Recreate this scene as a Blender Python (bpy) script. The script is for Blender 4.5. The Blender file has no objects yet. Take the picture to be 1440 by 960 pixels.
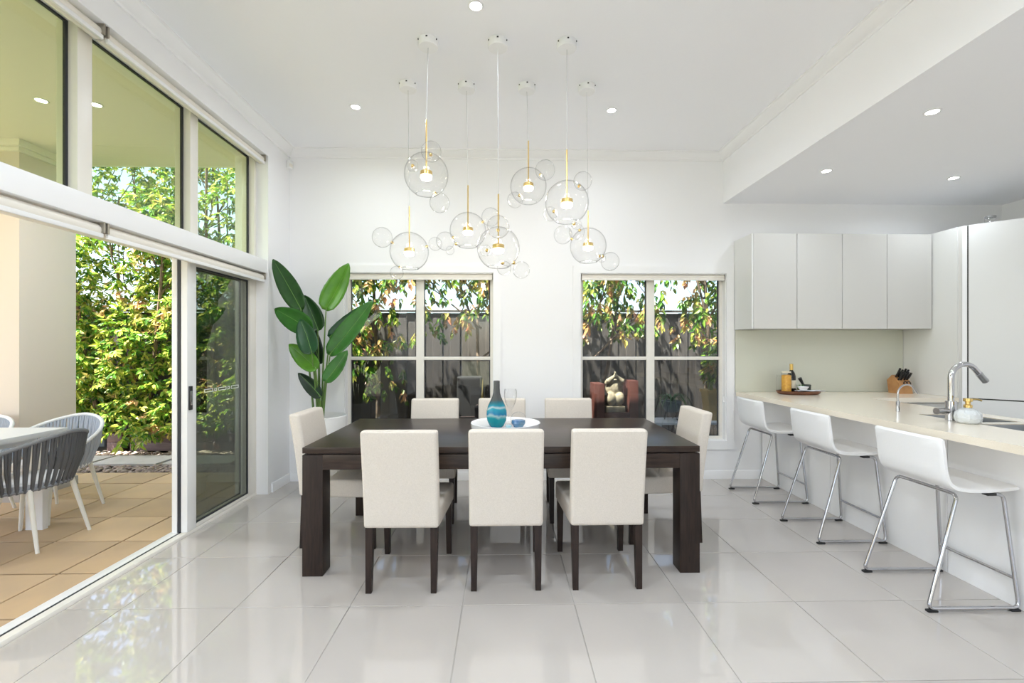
import bpy, bmesh, math, random
from mathutils import Vector, Matrix
random.seed(7)
R = math.radians
S = bpy.context.scene
C = S.collection

# ------------------------------------------------------------------ camera
cam_d = bpy.data.cameras.new('camera')
cam = bpy.data.objects.new('camera', cam_d); C.objects.link(cam)
cam_d.sensor_width = 36.0
cam_d.lens = 36.0 * 645.0 / 1440.0
cam_d.shift_y = 8.5 / 1440.0
cam_d.clip_start = 0.05
cam_d.clip_end = 300
cam.location = (0, 0, 1.374)
cam.rotation_euler = (R(90), 0, -math.atan(13 / 645.0))
S.camera = cam

# ------------------------------------------------------------------ world, sun, exposure
W = bpy.data.worlds.new('world'); S.world = W
W.use_nodes = True
nt = W.node_tree; nt.nodes.clear()
sky = nt.nodes.new('ShaderNodeTexSky'); sky.sky_type = 'NISHITA'
sky.sun_disc = False; sky.sun_elevation = R(58); sky.sun_rotation = R(235)
sky.altitude = 50; sky.air_density = 1.0; sky.dust_density = 2.5; sky.ozone_density = 1.0
bg = nt.nodes.new('ShaderNodeBackground'); bg.inputs[1].default_value = 0.52
wo = nt.nodes.new('ShaderNodeOutputWorld')
nt.links.new(sky.outputs[0], bg.inputs[0]); nt.links.new(bg.outputs[0], wo.inputs[0])

sun_d = bpy.data.lights.new('sun', 'SUN'); sun_d.energy = 25.0; sun_d.angle = R(0.6)
sun_d.color = (1.0, 0.95, 0.86)
sun = bpy.data.objects.new('sun', sun_d); C.objects.link(sun)
sun.rotation_euler = Vector((0.45, 0.32, -1.0)).to_track_quat('-Z', 'Y').to_euler()

S.view_settings.view_transform = 'Standard'
S.view_settings.look = 'None'
S.view_settings.gamma = 1.0
S.view_settings.use_curve_mapping = False
S.view_settings.exposure = 0.45
S.cycles.use_denoising = True
S.cycles.max_bounces = 12
S.cycles.diffuse_bounces = 8
S.cycles.glossy_bounces = 5
S.cycles.transmission_bounces = 8
S.cycles.transparent_max_bounces = 24
S.cycles.caustics_reflective = False
S.cycles.caustics_refractive = False
S.cycles.sample_clamp_indirect = 6.0
LAMP_W = 9.0      # power of one downlight

# ------------------------------------------------------------------ materials
def mat(name, col, rough=0.5, metal=0.0, spec=0.5, noise=None, bump=None, coat=0.0, col2=None, emit=None, stretch=None):
    m = bpy.data.materials.new(name); m.use_nodes = True
    n = m.node_tree.nodes; l = m.node_tree.links
    b = n['Principled BSDF']
    b.inputs['Base Color'].default_value = (*col, 1)
    b.inputs['Roughness'].default_value = rough
    b.inputs['Metallic'].default_value = metal
    b.inputs['Specular IOR Level'].default_value = spec
    b.inputs['Coat Weight'].default_value = coat
    if emit:
        b.inputs['Emission Color'].default_value = (*emit[0], 1)
        b.inputs['Emission Strength'].default_value = emit[1]
    if noise or bump:
        tc = n.new('ShaderNodeTexCoord'); mp = n.new('ShaderNodeMapping')
        if stretch: mp.inputs['Scale'].default_value = stretch
        l.new(tc.outputs['Object'], mp.inputs['Vector'])
    if noise:
        t = n.new('ShaderNodeTexNoise'); t.inputs['Scale'].default_value = noise
        t.inputs['Detail'].default_value = 6
        l.new(mp.outputs[0], t.inputs['Vector'])
        r = n.new('ShaderNodeValToRGB')
        c2 = col2 or tuple(c * 0.86 for c in col)
        r.color_ramp.elements[0].position = 0.32; r.color_ramp.elements[0].color = (*c2, 1)
        r.color_ramp.elements[1].position = 0.68; r.color_ramp.elements[1].color = (*col, 1)
        l.new(t.outputs['Fac'], r.inputs[0]); l.new(r.outputs[0], b.inputs['Base Color'])
    if bump:
        t2 = n.new('ShaderNodeTexNoise'); t2.inputs['Scale'].default_value = bump[0]
        t2.inputs['Detail'].default_value = 4
        l.new(mp.outputs[0], t2.inputs['Vector'])
        bn = n.new('ShaderNodeBump'); bn.inputs['Strength'].default_value = bump[1]
        bn.inputs['Distance'].default_value = 0.01
        l.new(t2.outputs['Fac'], bn.inputs['Height']); l.new(bn.outputs[0], b.inputs['Normal'])
    return m

def glass_thin(name, tint=(1, 1, 1), ior=1.5, boost=0.0, edge=None):
    """thin clear sheet: straight-through transmission plus Fresnel mirror reflection"""
    m = bpy.data.materials.new(name); m.use_nodes = True
    n = m.node_tree.nodes; l = m.node_tree.links; n.clear()
    o = n.new('ShaderNodeOutputMaterial'); mx = n.new('ShaderNodeMixShader')
    t = n.new('ShaderNodeBsdfTransparent'); t.inputs[0].default_value = (*tint, 1)
    g = n.new('ShaderNodeBsdfGlossy'); g.inputs['Roughness'].default_value = 0.0
    f = n.new('ShaderNodeFresnel')
    ge = n.new('ShaderNodeNewGeometry'); mr = n.new('ShaderNodeMapRange')      # same index of refraction seen from either face
    mr.inputs[3].default_value = ior; mr.inputs[4].default_value = 1.0 / ior
    l.new(ge.outputs['Backfacing'], mr.inputs[0]); l.new(mr.outputs[0], f.inputs[0])
    if edge:     # a blown shell absorbs more where the ray runs along the wall
        lw = n.new('ShaderNodeLayerWeight'); lw.inputs[0].default_value = 0.5
        er = n.new('ShaderNodeValToRGB'); er.color_ramp.elements[0].position = 0.62; er.color_ramp.elements[0].color = (*tint, 1)
        er.color_ramp.elements[1].position = 0.97; er.color_ramp.elements[1].color = (*edge, 1)
        l.new(lw.outputs['Facing'], er.inputs[0]); l.new(er.outputs[0], t.inputs[0])
    if boost:
        a = n.new('ShaderNodeMath'); a.operation = 'ADD'; a.use_clamp = True; a.inputs[1].default_value = boost
        l.new(f.outputs[0], a.inputs[0]); l.new(a.outputs[0], mx.inputs[0])
    else:
        l.new(f.outputs[0], mx.inputs[0])
    l.new(t.outputs[0], mx.inputs[1]); l.new(g.outputs[0], mx.inputs[2]); l.new(mx.outputs[0], o.inputs[0])
    return m

def leaf_mat(name, cols, transl=0.35, rough=0.4, island=True, patch=None, patch_scale=1.5):
    m = bpy.data.materials.new(name); m.use_nodes = True
    n = m.node_tree.nodes; l = m.node_tree.links; n.clear()
    o = n.new('ShaderNodeOutputMaterial')
    b = n.new('ShaderNodeBsdfPrincipled'); b.inputs['Roughness'].default_value = rough
    t = n.new('ShaderNodeBsdfTranslucent'); mx = n.new('ShaderNodeMixShader'); mx.inputs[0].default_value = transl
    g = n.new('ShaderNodeNewGeometry'); r = n.new('ShaderNodeValToRGB')
    r.color_ramp.interpolation = 'LINEAR'
    els = r.color_ramp.elements
    while len(els) < len(cols): els.new(0.5)
    for i, c in enumerate(cols):
        els[i].position = i / max(1, len(cols) - 1); els[i].color = (*c, 1)
    l.new(g.outputs['Random Per Island'], r.inputs[0])
    out = r.outputs[0]
    if patch:
        tc = n.new('ShaderNodeTexCoord'); tn = n.new('ShaderNodeTexNoise'); tn.inputs['Scale'].default_value = patch_scale
        tn.inputs['Detail'].default_value = 3
        l.new(tc.outputs['Object'], tn.inputs['Vector'])
        rr = n.new('ShaderNodeValToRGB'); rr.color_ramp.elements[0].position = patch[3]; rr.color_ramp.elements[1].position = patch[3] + 0.12
        l.new(tn.outputs['Fac'], rr.inputs[0])
        r2 = n.new('ShaderNodeValToRGB')
        e2 = r2.color_ramp.elements; e2.new(0.5)
        for i in range(3): e2[i].position = i / 2; e2[i].color = (*patch[i], 1)
        l.new(g.outputs['Random Per Island'], r2.inputs[0])
        mc = n.new('ShaderNodeMix'); mc.data_type = 'RGBA'
        l.new(rr.outputs[0], mc.inputs[0]); l.new(out, mc.inputs[6]); l.new(r2.outputs[0], mc.inputs[7])
        out = mc.outputs[2]
    l.new(out, b.inputs['Base Color']); l.new(out, t.inputs[0])
    l.new(b.outputs[0], mx.inputs[1]); l.new(t.outputs[0], mx.inputs[2]); l.new(mx.outputs[0], o.inputs[0])
    return m

M = {}
M['wall'] = mat('wall_paint', (0.88, 0.88, 0.895), 0.6, bump=(60, 0.02))
M['ceil'] = mat('ceiling_paint', (0.905, 0.91, 0.935), 0.7)
M['trim'] = mat('trim_gloss_white', (0.88, 0.88, 0.89), 0.35)
M['tile'] = mat('polished_tile', (0.55, 0.515, 0.485), 0.03, spec=0.95, noise=1.6, col2=(0.525, 0.49, 0.46))
M['grout'] = mat('grout', (0.42, 0.40, 0.37), 0.9)
M['alu'] = mat('cream_aluminium', (0.80, 0.77, 0.71), 0.35, metal=0.0, spec=0.6)
M['aluw'] = mat('white_aluminium', (0.85, 0.85, 0.85), 0.3, spec=0.6)
M['gasket'] = mat('black_gasket', (0.02, 0.022, 0.03), 0.5)
M['glass'] = glass_thin('window_glass', (0.90, 0.93, 0.90))
M['glass_dim'] = glass_thin('screened_glass', (0.60, 0.63, 0.63))
M['glass_back'] = glass_thin('back_window_glass', (0.82, 0.86, 0.86))
M['glass_green'] = glass_thin('green_tint_glass', (0.81, 0.865, 0.745))
M['glass_door'] = glass_thin('door_glass', (0.74, 0.77, 0.70), boost=0.05)
M['blind'] = mat('blind_fabric', (0.80, 0.76, 0.69), 0.6)
M['bracket'] = mat('bracket_grey', (0.35, 0.32, 0.27), 0.4, metal=0.5)
M['wood'] = mat('espresso_wood', (0.046, 0.028, 0.020), 0.30, noise=9, col2=(0.020, 0.012, 0.009), stretch=(1, 9, 9), spec=0.35)
M['woodleg'] = mat('espresso_wood_legs', (0.034, 0.020, 0.015), 0.42, noise=9, col2=(0.016, 0.010, 0.008), stretch=(9, 9, 1), spec=0.3)
M['linen'] = mat('cream_linen', (0.715, 0.655, 0.59), 0.85, noise=140, col2=(0.655, 0.60, 0.535), bump=(320, 0.25), spec=0.2)
M['chrome'] = mat('chrome', (0.56, 0.56, 0.58), 0.06, metal=1.0)
M['steel'] = mat('brushed_steel', (0.42, 0.43, 0.44), 0.28, metal=1.0)
M['rubber'] = mat('black_rubber', (0.015, 0.015, 0.016), 0.6)
M['leather'] = mat('white_leather', (0.86, 0.86, 0.87), 0.42, bump=(90, 0.05))
M['stone'] = mat('cream_stone', (0.86, 0.785, 0.665), 0.16, noise=180, col2=(0.83, 0.75, 0.625), spec=0.5)
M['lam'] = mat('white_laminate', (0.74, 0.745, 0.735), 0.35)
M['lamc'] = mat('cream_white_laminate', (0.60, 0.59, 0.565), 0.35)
M['shadowgap'] = mat('dark_gap', (0.06, 0.058, 0.05), 0.7)
M['splash'] = mat('pale_green_glass_panel', (0.62, 0.63, 0.54), 0.08, spec=0.5)
M['brass'] = mat('brass', (0.83, 0.60, 0.24), 0.22, metal=1.0)
M['white'] = mat('white_enamel', (0.86, 0.86, 0.86), 0.3)
M['cable'] = mat('clear_cable', (0.45, 0.45, 0.45), 0.4)
M['bubble'] = glass_thin('blown_glass', (0.985, 0.985, 0.985), ior=1.42, edge=(0.66, 0.66, 0.67))
M['glow'] = mat('lamp_disc', (1, 1, 1), 0.5, emit=((1.0, 0.84, 0.60), 9.0))
M['lens'] = mat('downlight_lens', (1, 1, 1), 0.5, emit=((1.0, 0.96, 0.90), 18.0))
M['black'] = mat('black_plastic', (0.012, 0.012, 0.014), 0.35)
M['pot'] = mat('matt_white_pot', (0.84, 0.84, 0.83), 0.5)
M['soil'] = mat('potting_soil', (0.05, 0.035, 0.025), 0.95, noise=40)
M['render'] = mat('rendered_wall', (0.74, 0.66, 0.595), 0.85, bump=(40, 0.06))
M['soffit'] = mat('cream_soffit', (0.82, 0.785, 0.715), 0.7)
M['paver'] = mat('sandstone_paver', (0.58, 0.405, 0.235), 0.75, noise=3.0, col2=(0.50, 0.36, 0.225), bump=(30, 0.06))
_n = M['paver'].node_tree.nodes; _l = M['paver'].node_tree.links
_oi = _n.new('ShaderNodeObjectInfo'); _mr = _n.new('ShaderNodeMapRange'); _mr.inputs[3].default_value = .84; _mr.inputs[4].default_value = 1.10
_hs = _n.new('ShaderNodeHueSaturation'); _b = _n['Principled BSDF']; _src = _b.inputs['Base Color'].links[0].from_socket
_l.new(_oi.outputs['Random'], _mr.inputs[0]); _l.new(_mr.outputs[0], _hs.inputs['Value']); _l.new(_src, _hs.inputs['Color']); _l.new(_hs.outputs[0], _b.inputs['Base Color'])
M['joint'] = mat('paver_joint', (0.06, 0.05, 0.045), 0.9)
M['slab'] = mat('grey_stepping_slab', (0.47, 0.45, 0.43), 0.8, noise=6)
M['pebble'] = mat('river_pebbles', (0.42, 0.33, 0.27), 0.7, noise=9, col2=(0.20, 0.155, 0.135))
M['planterwood'] = mat('stained_planter_timber', (0.17, 0.105, 0.10), 0.6, noise=7, col2=(0.11, 0.07, 0.07), stretch=(1, 8, 8))
M['fence'] = mat('weathered_fence_timber', (0.085, 0.068, 0.058), 0.8, noise=6, col2=(0.045, 0.038, 0.036), stretch=(8, 8, 1))
M['slate'] = mat('slate_blue_board', (0.20, 0.225, 0.25), 0.7)
M['bark'] = mat('bark', (0.20, 0.135, 0.09), 0.9, noise=20, col2=(0.10, 0.07, 0.05))
M['mulch'] = mat('garden_mulch', (0.085, 0.07, 0.06), 0.95, noise=14, bump=(30, 0.3))
M['lawn'] = mat('dry_ground', (0.20, 0.21, 0.14), 0.95, noise=.3)
M['rope'] = mat('charcoal_rope', (0.105, 0.108, 0.118), 0.8, bump=(300, 0.2))
M['ropel'] = mat('pale_grey_rope', (0.42, 0.46, 0.54), 0.8)
M['rope_rim'] = mat('grey_rope_rim', (0.22, 0.23, 0.25), 0.8)
M['palemetal'] = mat('pale_powder_coat', (0.76, 0.75, 0.70), 0.4)
M['whitemetal'] = mat('white_powder_coat', (0.80, 0.81, 0.83), 0.4)
M['cushion'] = mat('white_cushion', (0.80, 0.81, 0.84), 0.9)
M['hedge'] = leaf_mat('hedge_leaves', [(0.03, 0.10, 0.012), (0.09, 0.24, 0.02), (0.20, 0.38, 0.035), (0.42, 0.52, 0.06), (0.60, 0.58, 0.13), (0.13, 0.30, 0.03)], 0.35,
                      patch=((0.62, 0.40, 0.16), (0.66, 0.30, 0.22), (0.60, 0.52, 0.14), 0.57), patch_scale=3.0)
M['treeleaf'] = leaf_mat('tree_leaves', [(0.02, 0.075, 0.012), (0.07, 0.20, 0.02), (0.17, 0.32, 0.03), (0.42, 0.44, 0.07)], 0.35, patch=((0.66, 0.40, 0.12), (0.70, 0.30, 0.20), (0.58, 0.48, 0.10), 0.50), patch_scale=3.4)
def plain_leaf(name, a, b):
    return mat(name, a, 0.32, noise=3.5, col2=b, spec=0.45, stretch=(3, 3, 3))
M['leaf0'] = plain_leaf('leaf_deep_green', (0.020, 0.082, 0.014), (0.012, 0.052, 0.010))
M['leaf1'] = plain_leaf('leaf_bright_green', (0.085, 0.250, 0.012), (0.055, 0.180, 0.010))
M['leaf2'] = plain_leaf('leaf_mid_green', (0.032, 0.160, 0.015), (0.020, 0.105, 0.011))
M['leaf3'] = plain_leaf('leaf_blue_green', (0.014, 0.080, 0.024), (0.009, 0.052, 0.016))
M['leaf4'] = plain_leaf('leaf_dark_green', (0.012, 0.040, 0.016), (0.007, 0.022, 0.010))  # nearly black green; shade on a leaf's back is put into the colour
M['stem'] = mat('leaf_stalk', (0.12, 0.22, 0.05), 0.45)
M['rib'] = mat('leaf_midrib', (0.12, 0.27, 0.05), 0.45)
M['walnut'] = mat('walnut_tray', (0.20, 0.075, 0.035), 0.4, noise=12, col2=(0.12, 0.045, 0.022))
M['blockwood'] = mat('knife_block_timber', (0.50, 0.26, 0.10), 0.45, noise=14, col2=(0.40, 0.19, 0.07))
M['pasta'] = mat('golden_pasta', (0.75, 0.42, 0.06), 0.6, noise=60, col2=(0.60, 0.28, 0.03))
M['bottle'] = mat('dark_bottle_glass', (0.012, 0.010, 0.008), 0.08, spec=0.6)
M['label'] = mat('paper_label', (0.72, 0.66, 0.52), 0.7)
M['gold'] = mat('gold_foil', (0.70, 0.48, 0.16), 0.3, metal=1.0)
M['ceramic'] = mat('white_ceramic', (0.86, 0.87, 0.89), 0.2)
M['cloth'] = mat('white_towel', (0.84, 0.86, 0.92), 0.9, bump=(120, 0.2))
M['granite'] = mat('dark_granite', (0.06, 0.075, 0.065), 0.4, noise=60)
M['herb'] = leaf_mat('herb_leaves', [(0.03, 0.14, 0.02), (0.07, 0.25, 0.03), (0.12, 0.30, 0.05)], 0.2)
M['sandstone'] = mat('carved_sandstone', (0.50, 0.41, 0.27), 0.85, noise=14, col2=(0.22, 0.18, 0.13), bump=(40, 0.5))
M['mahog'] = mat('mahogany', (0.16, 0.055, 0.04), 0.4, noise=8, col2=(0.10, 0.035, 0.028), stretch=(8, 8, 1))
M['yellowpot'] = mat('ochre_glazed_pot', (0.62, 0.43, 0.19), 0.5, noise=5)
M['darkpot'] = mat('slate_glazed_bowl', (0.10, 0.13, 0.15), 0.35)
M['blackfab'] = mat('black_upholstery', (0.025, 0.023, 0.024), 0.75)
M['darkwood'] = mat('dark_timber_block', (0.055, 0.035, 0.032), 0.55, noise=5)
M['rattan'] = mat('woven_ball', (0.34, 0.24, 0.13), 0.85, noise=35, col2=(0.14, 0.10, 0.06), bump=(60, 0.6))
M['roof'] = mat('roof_sheet', (0.45, 0.45, 0.45), 0.7)

# ------------------------------------------------------------------ mesh helpers
class MB:
    def __init__(self): self.v = []; self.f = []
    def add(self, vs, fs):
        o = len(self.v); self.v += [tuple(p) for p in vs]; self.f += [tuple(i + o for i in q) for q in fs]; return self
    def box(self, x0, x1, y0, y1, z0, z1):
        vs = [(x, y, z) for z in (z0, z1) for y in (y0, y1) for x in (x0, x1)]
        return self.add(vs, [(0, 2, 3, 1), (4, 5, 7, 6), (0, 1, 5, 4), (2, 6, 7, 3), (0, 4, 6, 2), (1, 3, 7, 5)])
    def bm(self, bm, mtx=None):
        bm.verts.index_update()
        vs = [(mtx @ v.co) if mtx else v.co.copy() for v in bm.verts]
        self.add(vs, [[v.index for v in f.verts] for f in bm.faces]); bm.free(); return self
    def rbox(self, x0, x1, y0, y1, z0, z1, r=0.01, seg=2, mtx=None, warp=None):
        b = bmesh.new(); bmesh.ops.create_cube(b, size=1)
        for v in b.verts:
            v.co = Vector((x0 + (v.co.x + .5) * (x1 - x0), y0 + (v.co.y + .5) * (y1 - y0), z0 + (v.co.z + .5) * (z1 - z0)))
        if warp:
            for v in b.verts: v.co = Vector(warp(v.co))
        bmesh.ops.bevel(b, geom=b.edges[:], offset=r, segments=seg, profile=0.6, affect='EDGES')
        return self.bm(b, mtx)
    def lathe(self, prof, seg=24, c=(0, 0, 0), ring=False):
        vs = []; fs = []; n = len(prof)
        for i in range(seg):
            a = 2 * math.pi * i / seg
            for r, z in prof: vs.append((c[0] + r * math.cos(a), c[1] + r * math.sin(a), c[2] + z))
        for i in range(seg):
            j = (i + 1) % seg
            for k in range(n if ring else n - 1): k2 = (k + 1) % n; fs.append((i * n + k, j * n + k, j * n + k2, i * n + k2))
        for k, e in ((0, prof[0]), (n - 1, prof[-1])):
            if e[0] > 1e-5:
                ring = [i * n + k for i in range(seg)]
                if ring or getattr(self, 'open', False): continue
                fs.append(tuple(reversed(ring)) if k == 0 else tuple(ring))
        return self.add(vs, fs)
    def sphere(self, c, r, seg=20, rings=12, sc=(1, 1, 1)):
        prof = [(max(1e-6, r * math.sin(math.pi * k / rings)), -r * math.cos(math.pi * k / rings)) for k in range(rings + 1)]
        m = MB(); m.lathe(prof, seg)
        return self.add([(c[0] + x * sc[0], c[1] + y * sc[1], c[2] + z * sc[2]) for x, y, z in m.v], m.f)
    def tube(self, pts, r, seg=8, closed=False, flat=None):
        P = [Vector(p) for p in pts]; n = len(P)
        rr = r if isinstance(r, (list, tuple)) else [r] * n
        T = []
        for i in range(n):
            if closed: t = P[(i + 1) % n] - P[i - 1]
            else: t = P[min(i + 1, n - 1)] - P[max(i - 1, 0)]
            T.append(t.normalized())
        up = Vector((0, 0, 1)) if abs(T[0].z) < 0.9 else Vector((1, 0, 0))
        u = T[0].cross(up).normalized(); vs = []; fs = []
        for i in range(n):
            u = (u - T[i] * u.dot(T[i])).normalized(); w = T[i].cross(u)
            for k in range(seg):
                a = 2 * math.pi * k / seg
                vs.append(P[i] + u * (math.cos(a) * rr[i] * (flat[0] if flat else 1)) + w * (math.sin(a) * rr[i] * (flat[1] if flat else 1)))
        for i in range(n if closed else n - 1):
            j = (i + 1) % n
            for k in range(seg):
                k2 = (k + 1) % seg
                fs.append((i * seg + k, i * seg + k2, j * seg + k2, j * seg + k))
        if not closed:
            fs.append(tuple(range(seg - 1, -1, -1))); fs.append(tuple((n - 1) * seg + k for k in range(seg)))
        return self.add(vs, fs)
    def prism(self, poly, a0, a1, axis='Z'):
        """extrude a 2-D polygon along an axis; poly coordinates are the two remaining axes in XYZ order"""
        def mk(p, a):
            return {'X': (a, p[0], p[1]), 'Y': (p[0], a, p[1]), 'Z': (p[0], p[1], a)}[axis]
        n = len(poly)
        vs = [mk(p, a0) for p in poly] + [mk(p, a1) for p in poly]
        fs = [tuple(range(n - 1, -1, -1)), tuple(range(n, 2 * n))]
        for i in range(n): fs.append((i, (i + 1) % n, n + (i + 1) % n, n + i))
        return self.add(vs, fs)
    def cells(self, us, ws, filled, a0, a1, axis):
        """slab on a grid of cells with holes left out"""
        nu, nw = len(us) - 1, len(ws) - 1
        def mk(u, w, a): return {'X': (a, u, w), 'Y': (u, a, w), 'Z': (u, w, a)}[axis]
        idx = {}
        def V(i, j, s):
            k = (i, j, s)
            if k not in idx:
                idx[k] = len(self.v); self.v.append(mk(us[i], ws[j], a1 if s else a0))
            return idx[k]
        F = lambda i, j: 0 <= i < nu and 0 <= j < nw and filled(i, j)
        for i in range(nu):
            for j in range(nw):
                if not F(i, j): continue
                for s in (0, 1):
                    self.f.append((V(i, j, s), V(i + 1, j, s), V(i + 1, j + 1, s), V(i, j + 1, s)))
                for (di, dj, p, q) in ((-1, 0, (i, j), (i, j + 1)), (1, 0, (i + 1, j), (i + 1, j + 1)), (0, -1, (i, j), (i + 1, j)), (0, 1, (i, j + 1), (i + 1, j + 1))):
                    if not F(i + di, j + dj): self.f.append((V(*p, 0), V(*q, 0), V(*q, 1), V(*p, 1)))
        return self
    def build(self, name, m, parent=None, smooth=40, local=False):
        me = bpy.data.meshes.new(name)
        off = Vector((0, 0, 0))
        if parent is not None and not local:
            p = parent
            while p is not None: off += p.location; p = p.parent
        me.from_pydata([tuple(Vector(v) - off) for v in self.v], [], self.f)
        b = bmesh.new(); b.from_mesh(me); bmesh.ops.recalc_face_normals(b, faces=b.faces[:]); b.to_mesh(me); b.free()
        if smooth:
            me.polygons.foreach_set('use_smooth', [True] * len(me.polygons))
            me.set_sharp_from_angle(angle=R(smooth))
        me.materials.append(M[m] if isinstance(m, str) else m)
        o = bpy.data.objects.new(name, me); C.objects.link(o)
        if parent is not None: o.parent = parent
        return o

def raw(name, vs, fs, m, parent=None, smooth=False):
    me = bpy.data.meshes.new(name)
    off = parent.location if parent is not None else Vector((0, 0, 0))
    me.from_pydata([tuple(Vector(v) - off) for v in vs], [], fs)
    if smooth: me.polygons.foreach_set('use_smooth', [True] * len(me.polygons))
    me.materials.append(M[m]); o = bpy.data.objects.new(name, me); C.objects.link(o)
    if parent is not None: o.parent = parent
    return o

def tag(o, label, cat, group=None):
    o['label'] = label; o['category'] = cat
    if group: o['group'] = group
    return o
def thing(name, label, cat, loc=(0, 0, 0), rz=0, group=None):
    o = bpy.data.objects.new(name, None); C.objects.link(o)
    o.empty_display_size = 0.1; o.location = loc; o.rotation_euler = (0, 0, rz)
    return tag(o, label, cat, group)
def struct(o): o['kind'] = 'structure'; return o
def dup(root, loc, rz=0, label=None, group=None):
    r = root.copy(); C.objects.link(r); r.location = loc; r.rotation_euler = (0, 0, rz)
    if label: r['label'] = label
    if group: r['group'] = group
    for ch in list(root.children):
        c = ch.copy(); C.objects.link(c); c.parent = r
        for g in list(ch.children):
            d = g.copy(); C.objects.link(d); d.parent = c
    return r
def bez(p0, p1, p2, n=10):
    a, b, c = Vector(p0), Vector(p1), Vector(p2)
    return [a * (1 - t) ** 2 + b * 2 * t * (1 - t) + c * t * t for t in [i / n for i in range(n + 1)]]
def fillet(pts, r, n=5):
    """round the inner corners of a polyline"""
    P = [Vector(p) for p in pts]; out = [P[0]]
    for i in range(1, len(P) - 1):
        a = (P[i - 1] - P[i]); b = (P[i + 1] - P[i]); d = min(r, a.length * .45, b.length * .45)
        out += bez(P[i] + a.normalized() * d, P[i], P[i] + b.normalized() * d, n)
    return out + [P[-1]]

# ------------------------------------------------------------------ room dimensions
XL, XB, XR = -2.195, 2.31, 5.30        # left wall, bulkhead face, right wall
YB, YF = 4.766, -3.60                  # back wall, wall behind the camera
ZC, ZK = 3.40, 2.885                   # main ceiling, kitchen ceiling
YJ = 4.336                             # far jamb of the sliding door opening
YO = 0.30                              # near jamb of that opening

# ------------------------------------------------------------------ floor and tiles
fl = struct(MB().box(-2.30, XR, YF, YB + .02, -0.12, -0.004).build('floor', 'grout'))
TS = 0.597; g = 0.0022
tile_me = {}
def floor_tile(x0, x1, y0, y1):
    k = (round(x1 - x0, 3), round(y1 - y0, 3))
    if k not in tile_me:
        o = MB().rbox(-k[0] / 2, k[0] / 2, -k[1] / 2, k[1] / 2, -0.008, 0, 0.0015, 1).build('tile', 'tile', fl, local=True)
        tile_me[k] = o.data
    else:
        o = bpy.data.objects.new('tile', tile_me[k]); C.objects.link(o); o.parent = fl
    o.location = ((x0 + x1) / 2, (y0 + y1) / 2, 0)
xs = [-2.30] + [-0.214 + TS * k for k in range(-3, 10)]
xs = [x for x in xs if x < XR] + [XR]
ys = [YF] + [y for y in [2.452 + 0.592 * k for k in range(-11, 4)] if YF + .05 < y < YB - .05] + [YB]
for i in range(len(xs) - 1):
    for j in range(len(ys) - 1):
        floor_tile(xs[i] + g, xs[i + 1] - g, ys[j] + g, ys[j + 1] - g)

# ------------------------------------------------------------------ walls, ceilings
struct(MB().box(-2.5, XB + .02, YF - .2, YB + .25, ZC, ZC + .15).build('ceiling', 'ceil'))
struct(MB().box(XB, XR + .2, YF - .2, YB + .25, ZK, ZC).build('bulkhead', 'ceil'))
# back wall with two window openings
WL = (-1.634, -0.090); WR = (0.803, 2.347); WZ = (0.393, 2.151)
us = [-2.5, WL[0], WL[1], WR[0], WR[1], XR + .2]; ws = [-0.1, WZ[0], WZ[1], ZC]
struct(MB().cells(us, ws, lambda i, j: not (j == 1 and i in (1, 3)), YB, YB + .22, 'Y').build('wall_back', 'wall'))
# left wall with one tall opening
us = [YF, YO, YJ, YB]; ws = [-0.1, 3.165, ZC]
struct(MB().cells(us, ws, lambda i, j: not (i == 1 and j == 0), -2.50, XL, 'X').build('wall_left', 'wall'))
struct(MB().box(XR, XR + .2, YF, YB, -0.1, ZK).build('wall_right', 'wall'))
# wall behind the camera, with an unseen unglazed opening added to let sky light in
us = [-2.5, -1.2, 1.4, XR + .2]; ws = [-0.1, 0.0, 2.3, ZC]
struct(MB().cells(us, ws, lambda i, j: not (i == 1 and j == 1), YF - .2, YF, 'Y').build('wall_front', 'wall'))
# roof over everything
struct(MB().box(-8.2, XR + .6, YF - 1.2, YB + .25, 3.62, 3.70).build('roof', 'roof'))
# skirting
struct(MB().prism([(YB, 0), (YB - .016, 0), (YB - .016, .075), (YB - .008, .088), (YB, .088)], XL, 2.70, 'X').build('baseboard_back', 'trim'))
struct(MB().prism([(XL, 0), (XL + .016, 0), (XL + .016, .075), (XL + .008, .088), (XL, .088)], YJ + .06, YB, 'Y').build('baseboard_left', 'trim'))
# cornices
def cornice(s):
    return [(0, 0), (s * .012, 0), (s * .016, .012), (s * .030, .020), (s * .050, .034), (s * .068, .058), (s * .074, .066), (s * .088, .068), (s * .088, .076), (0, .076)]
pf = [(YB + a, ZC - .076 + b) for a, b in cornice(-1)]
struct(MB().prism(pf, XL, XB, 'X').build('trim_1', 'trim'))
pf = [(XL + a, ZC - .076 + b) for a, b in cornice(1)]
struct(MB().prism(pf, YF, YB, 'Y').build('trim_2', 'trim'))
pf = [(XB + a, ZC - .076 + b) for a, b in cornice(-1)]
struct(MB().prism(pf, YF, YB, 'Y').build('trim_3', 'trim'))

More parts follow.
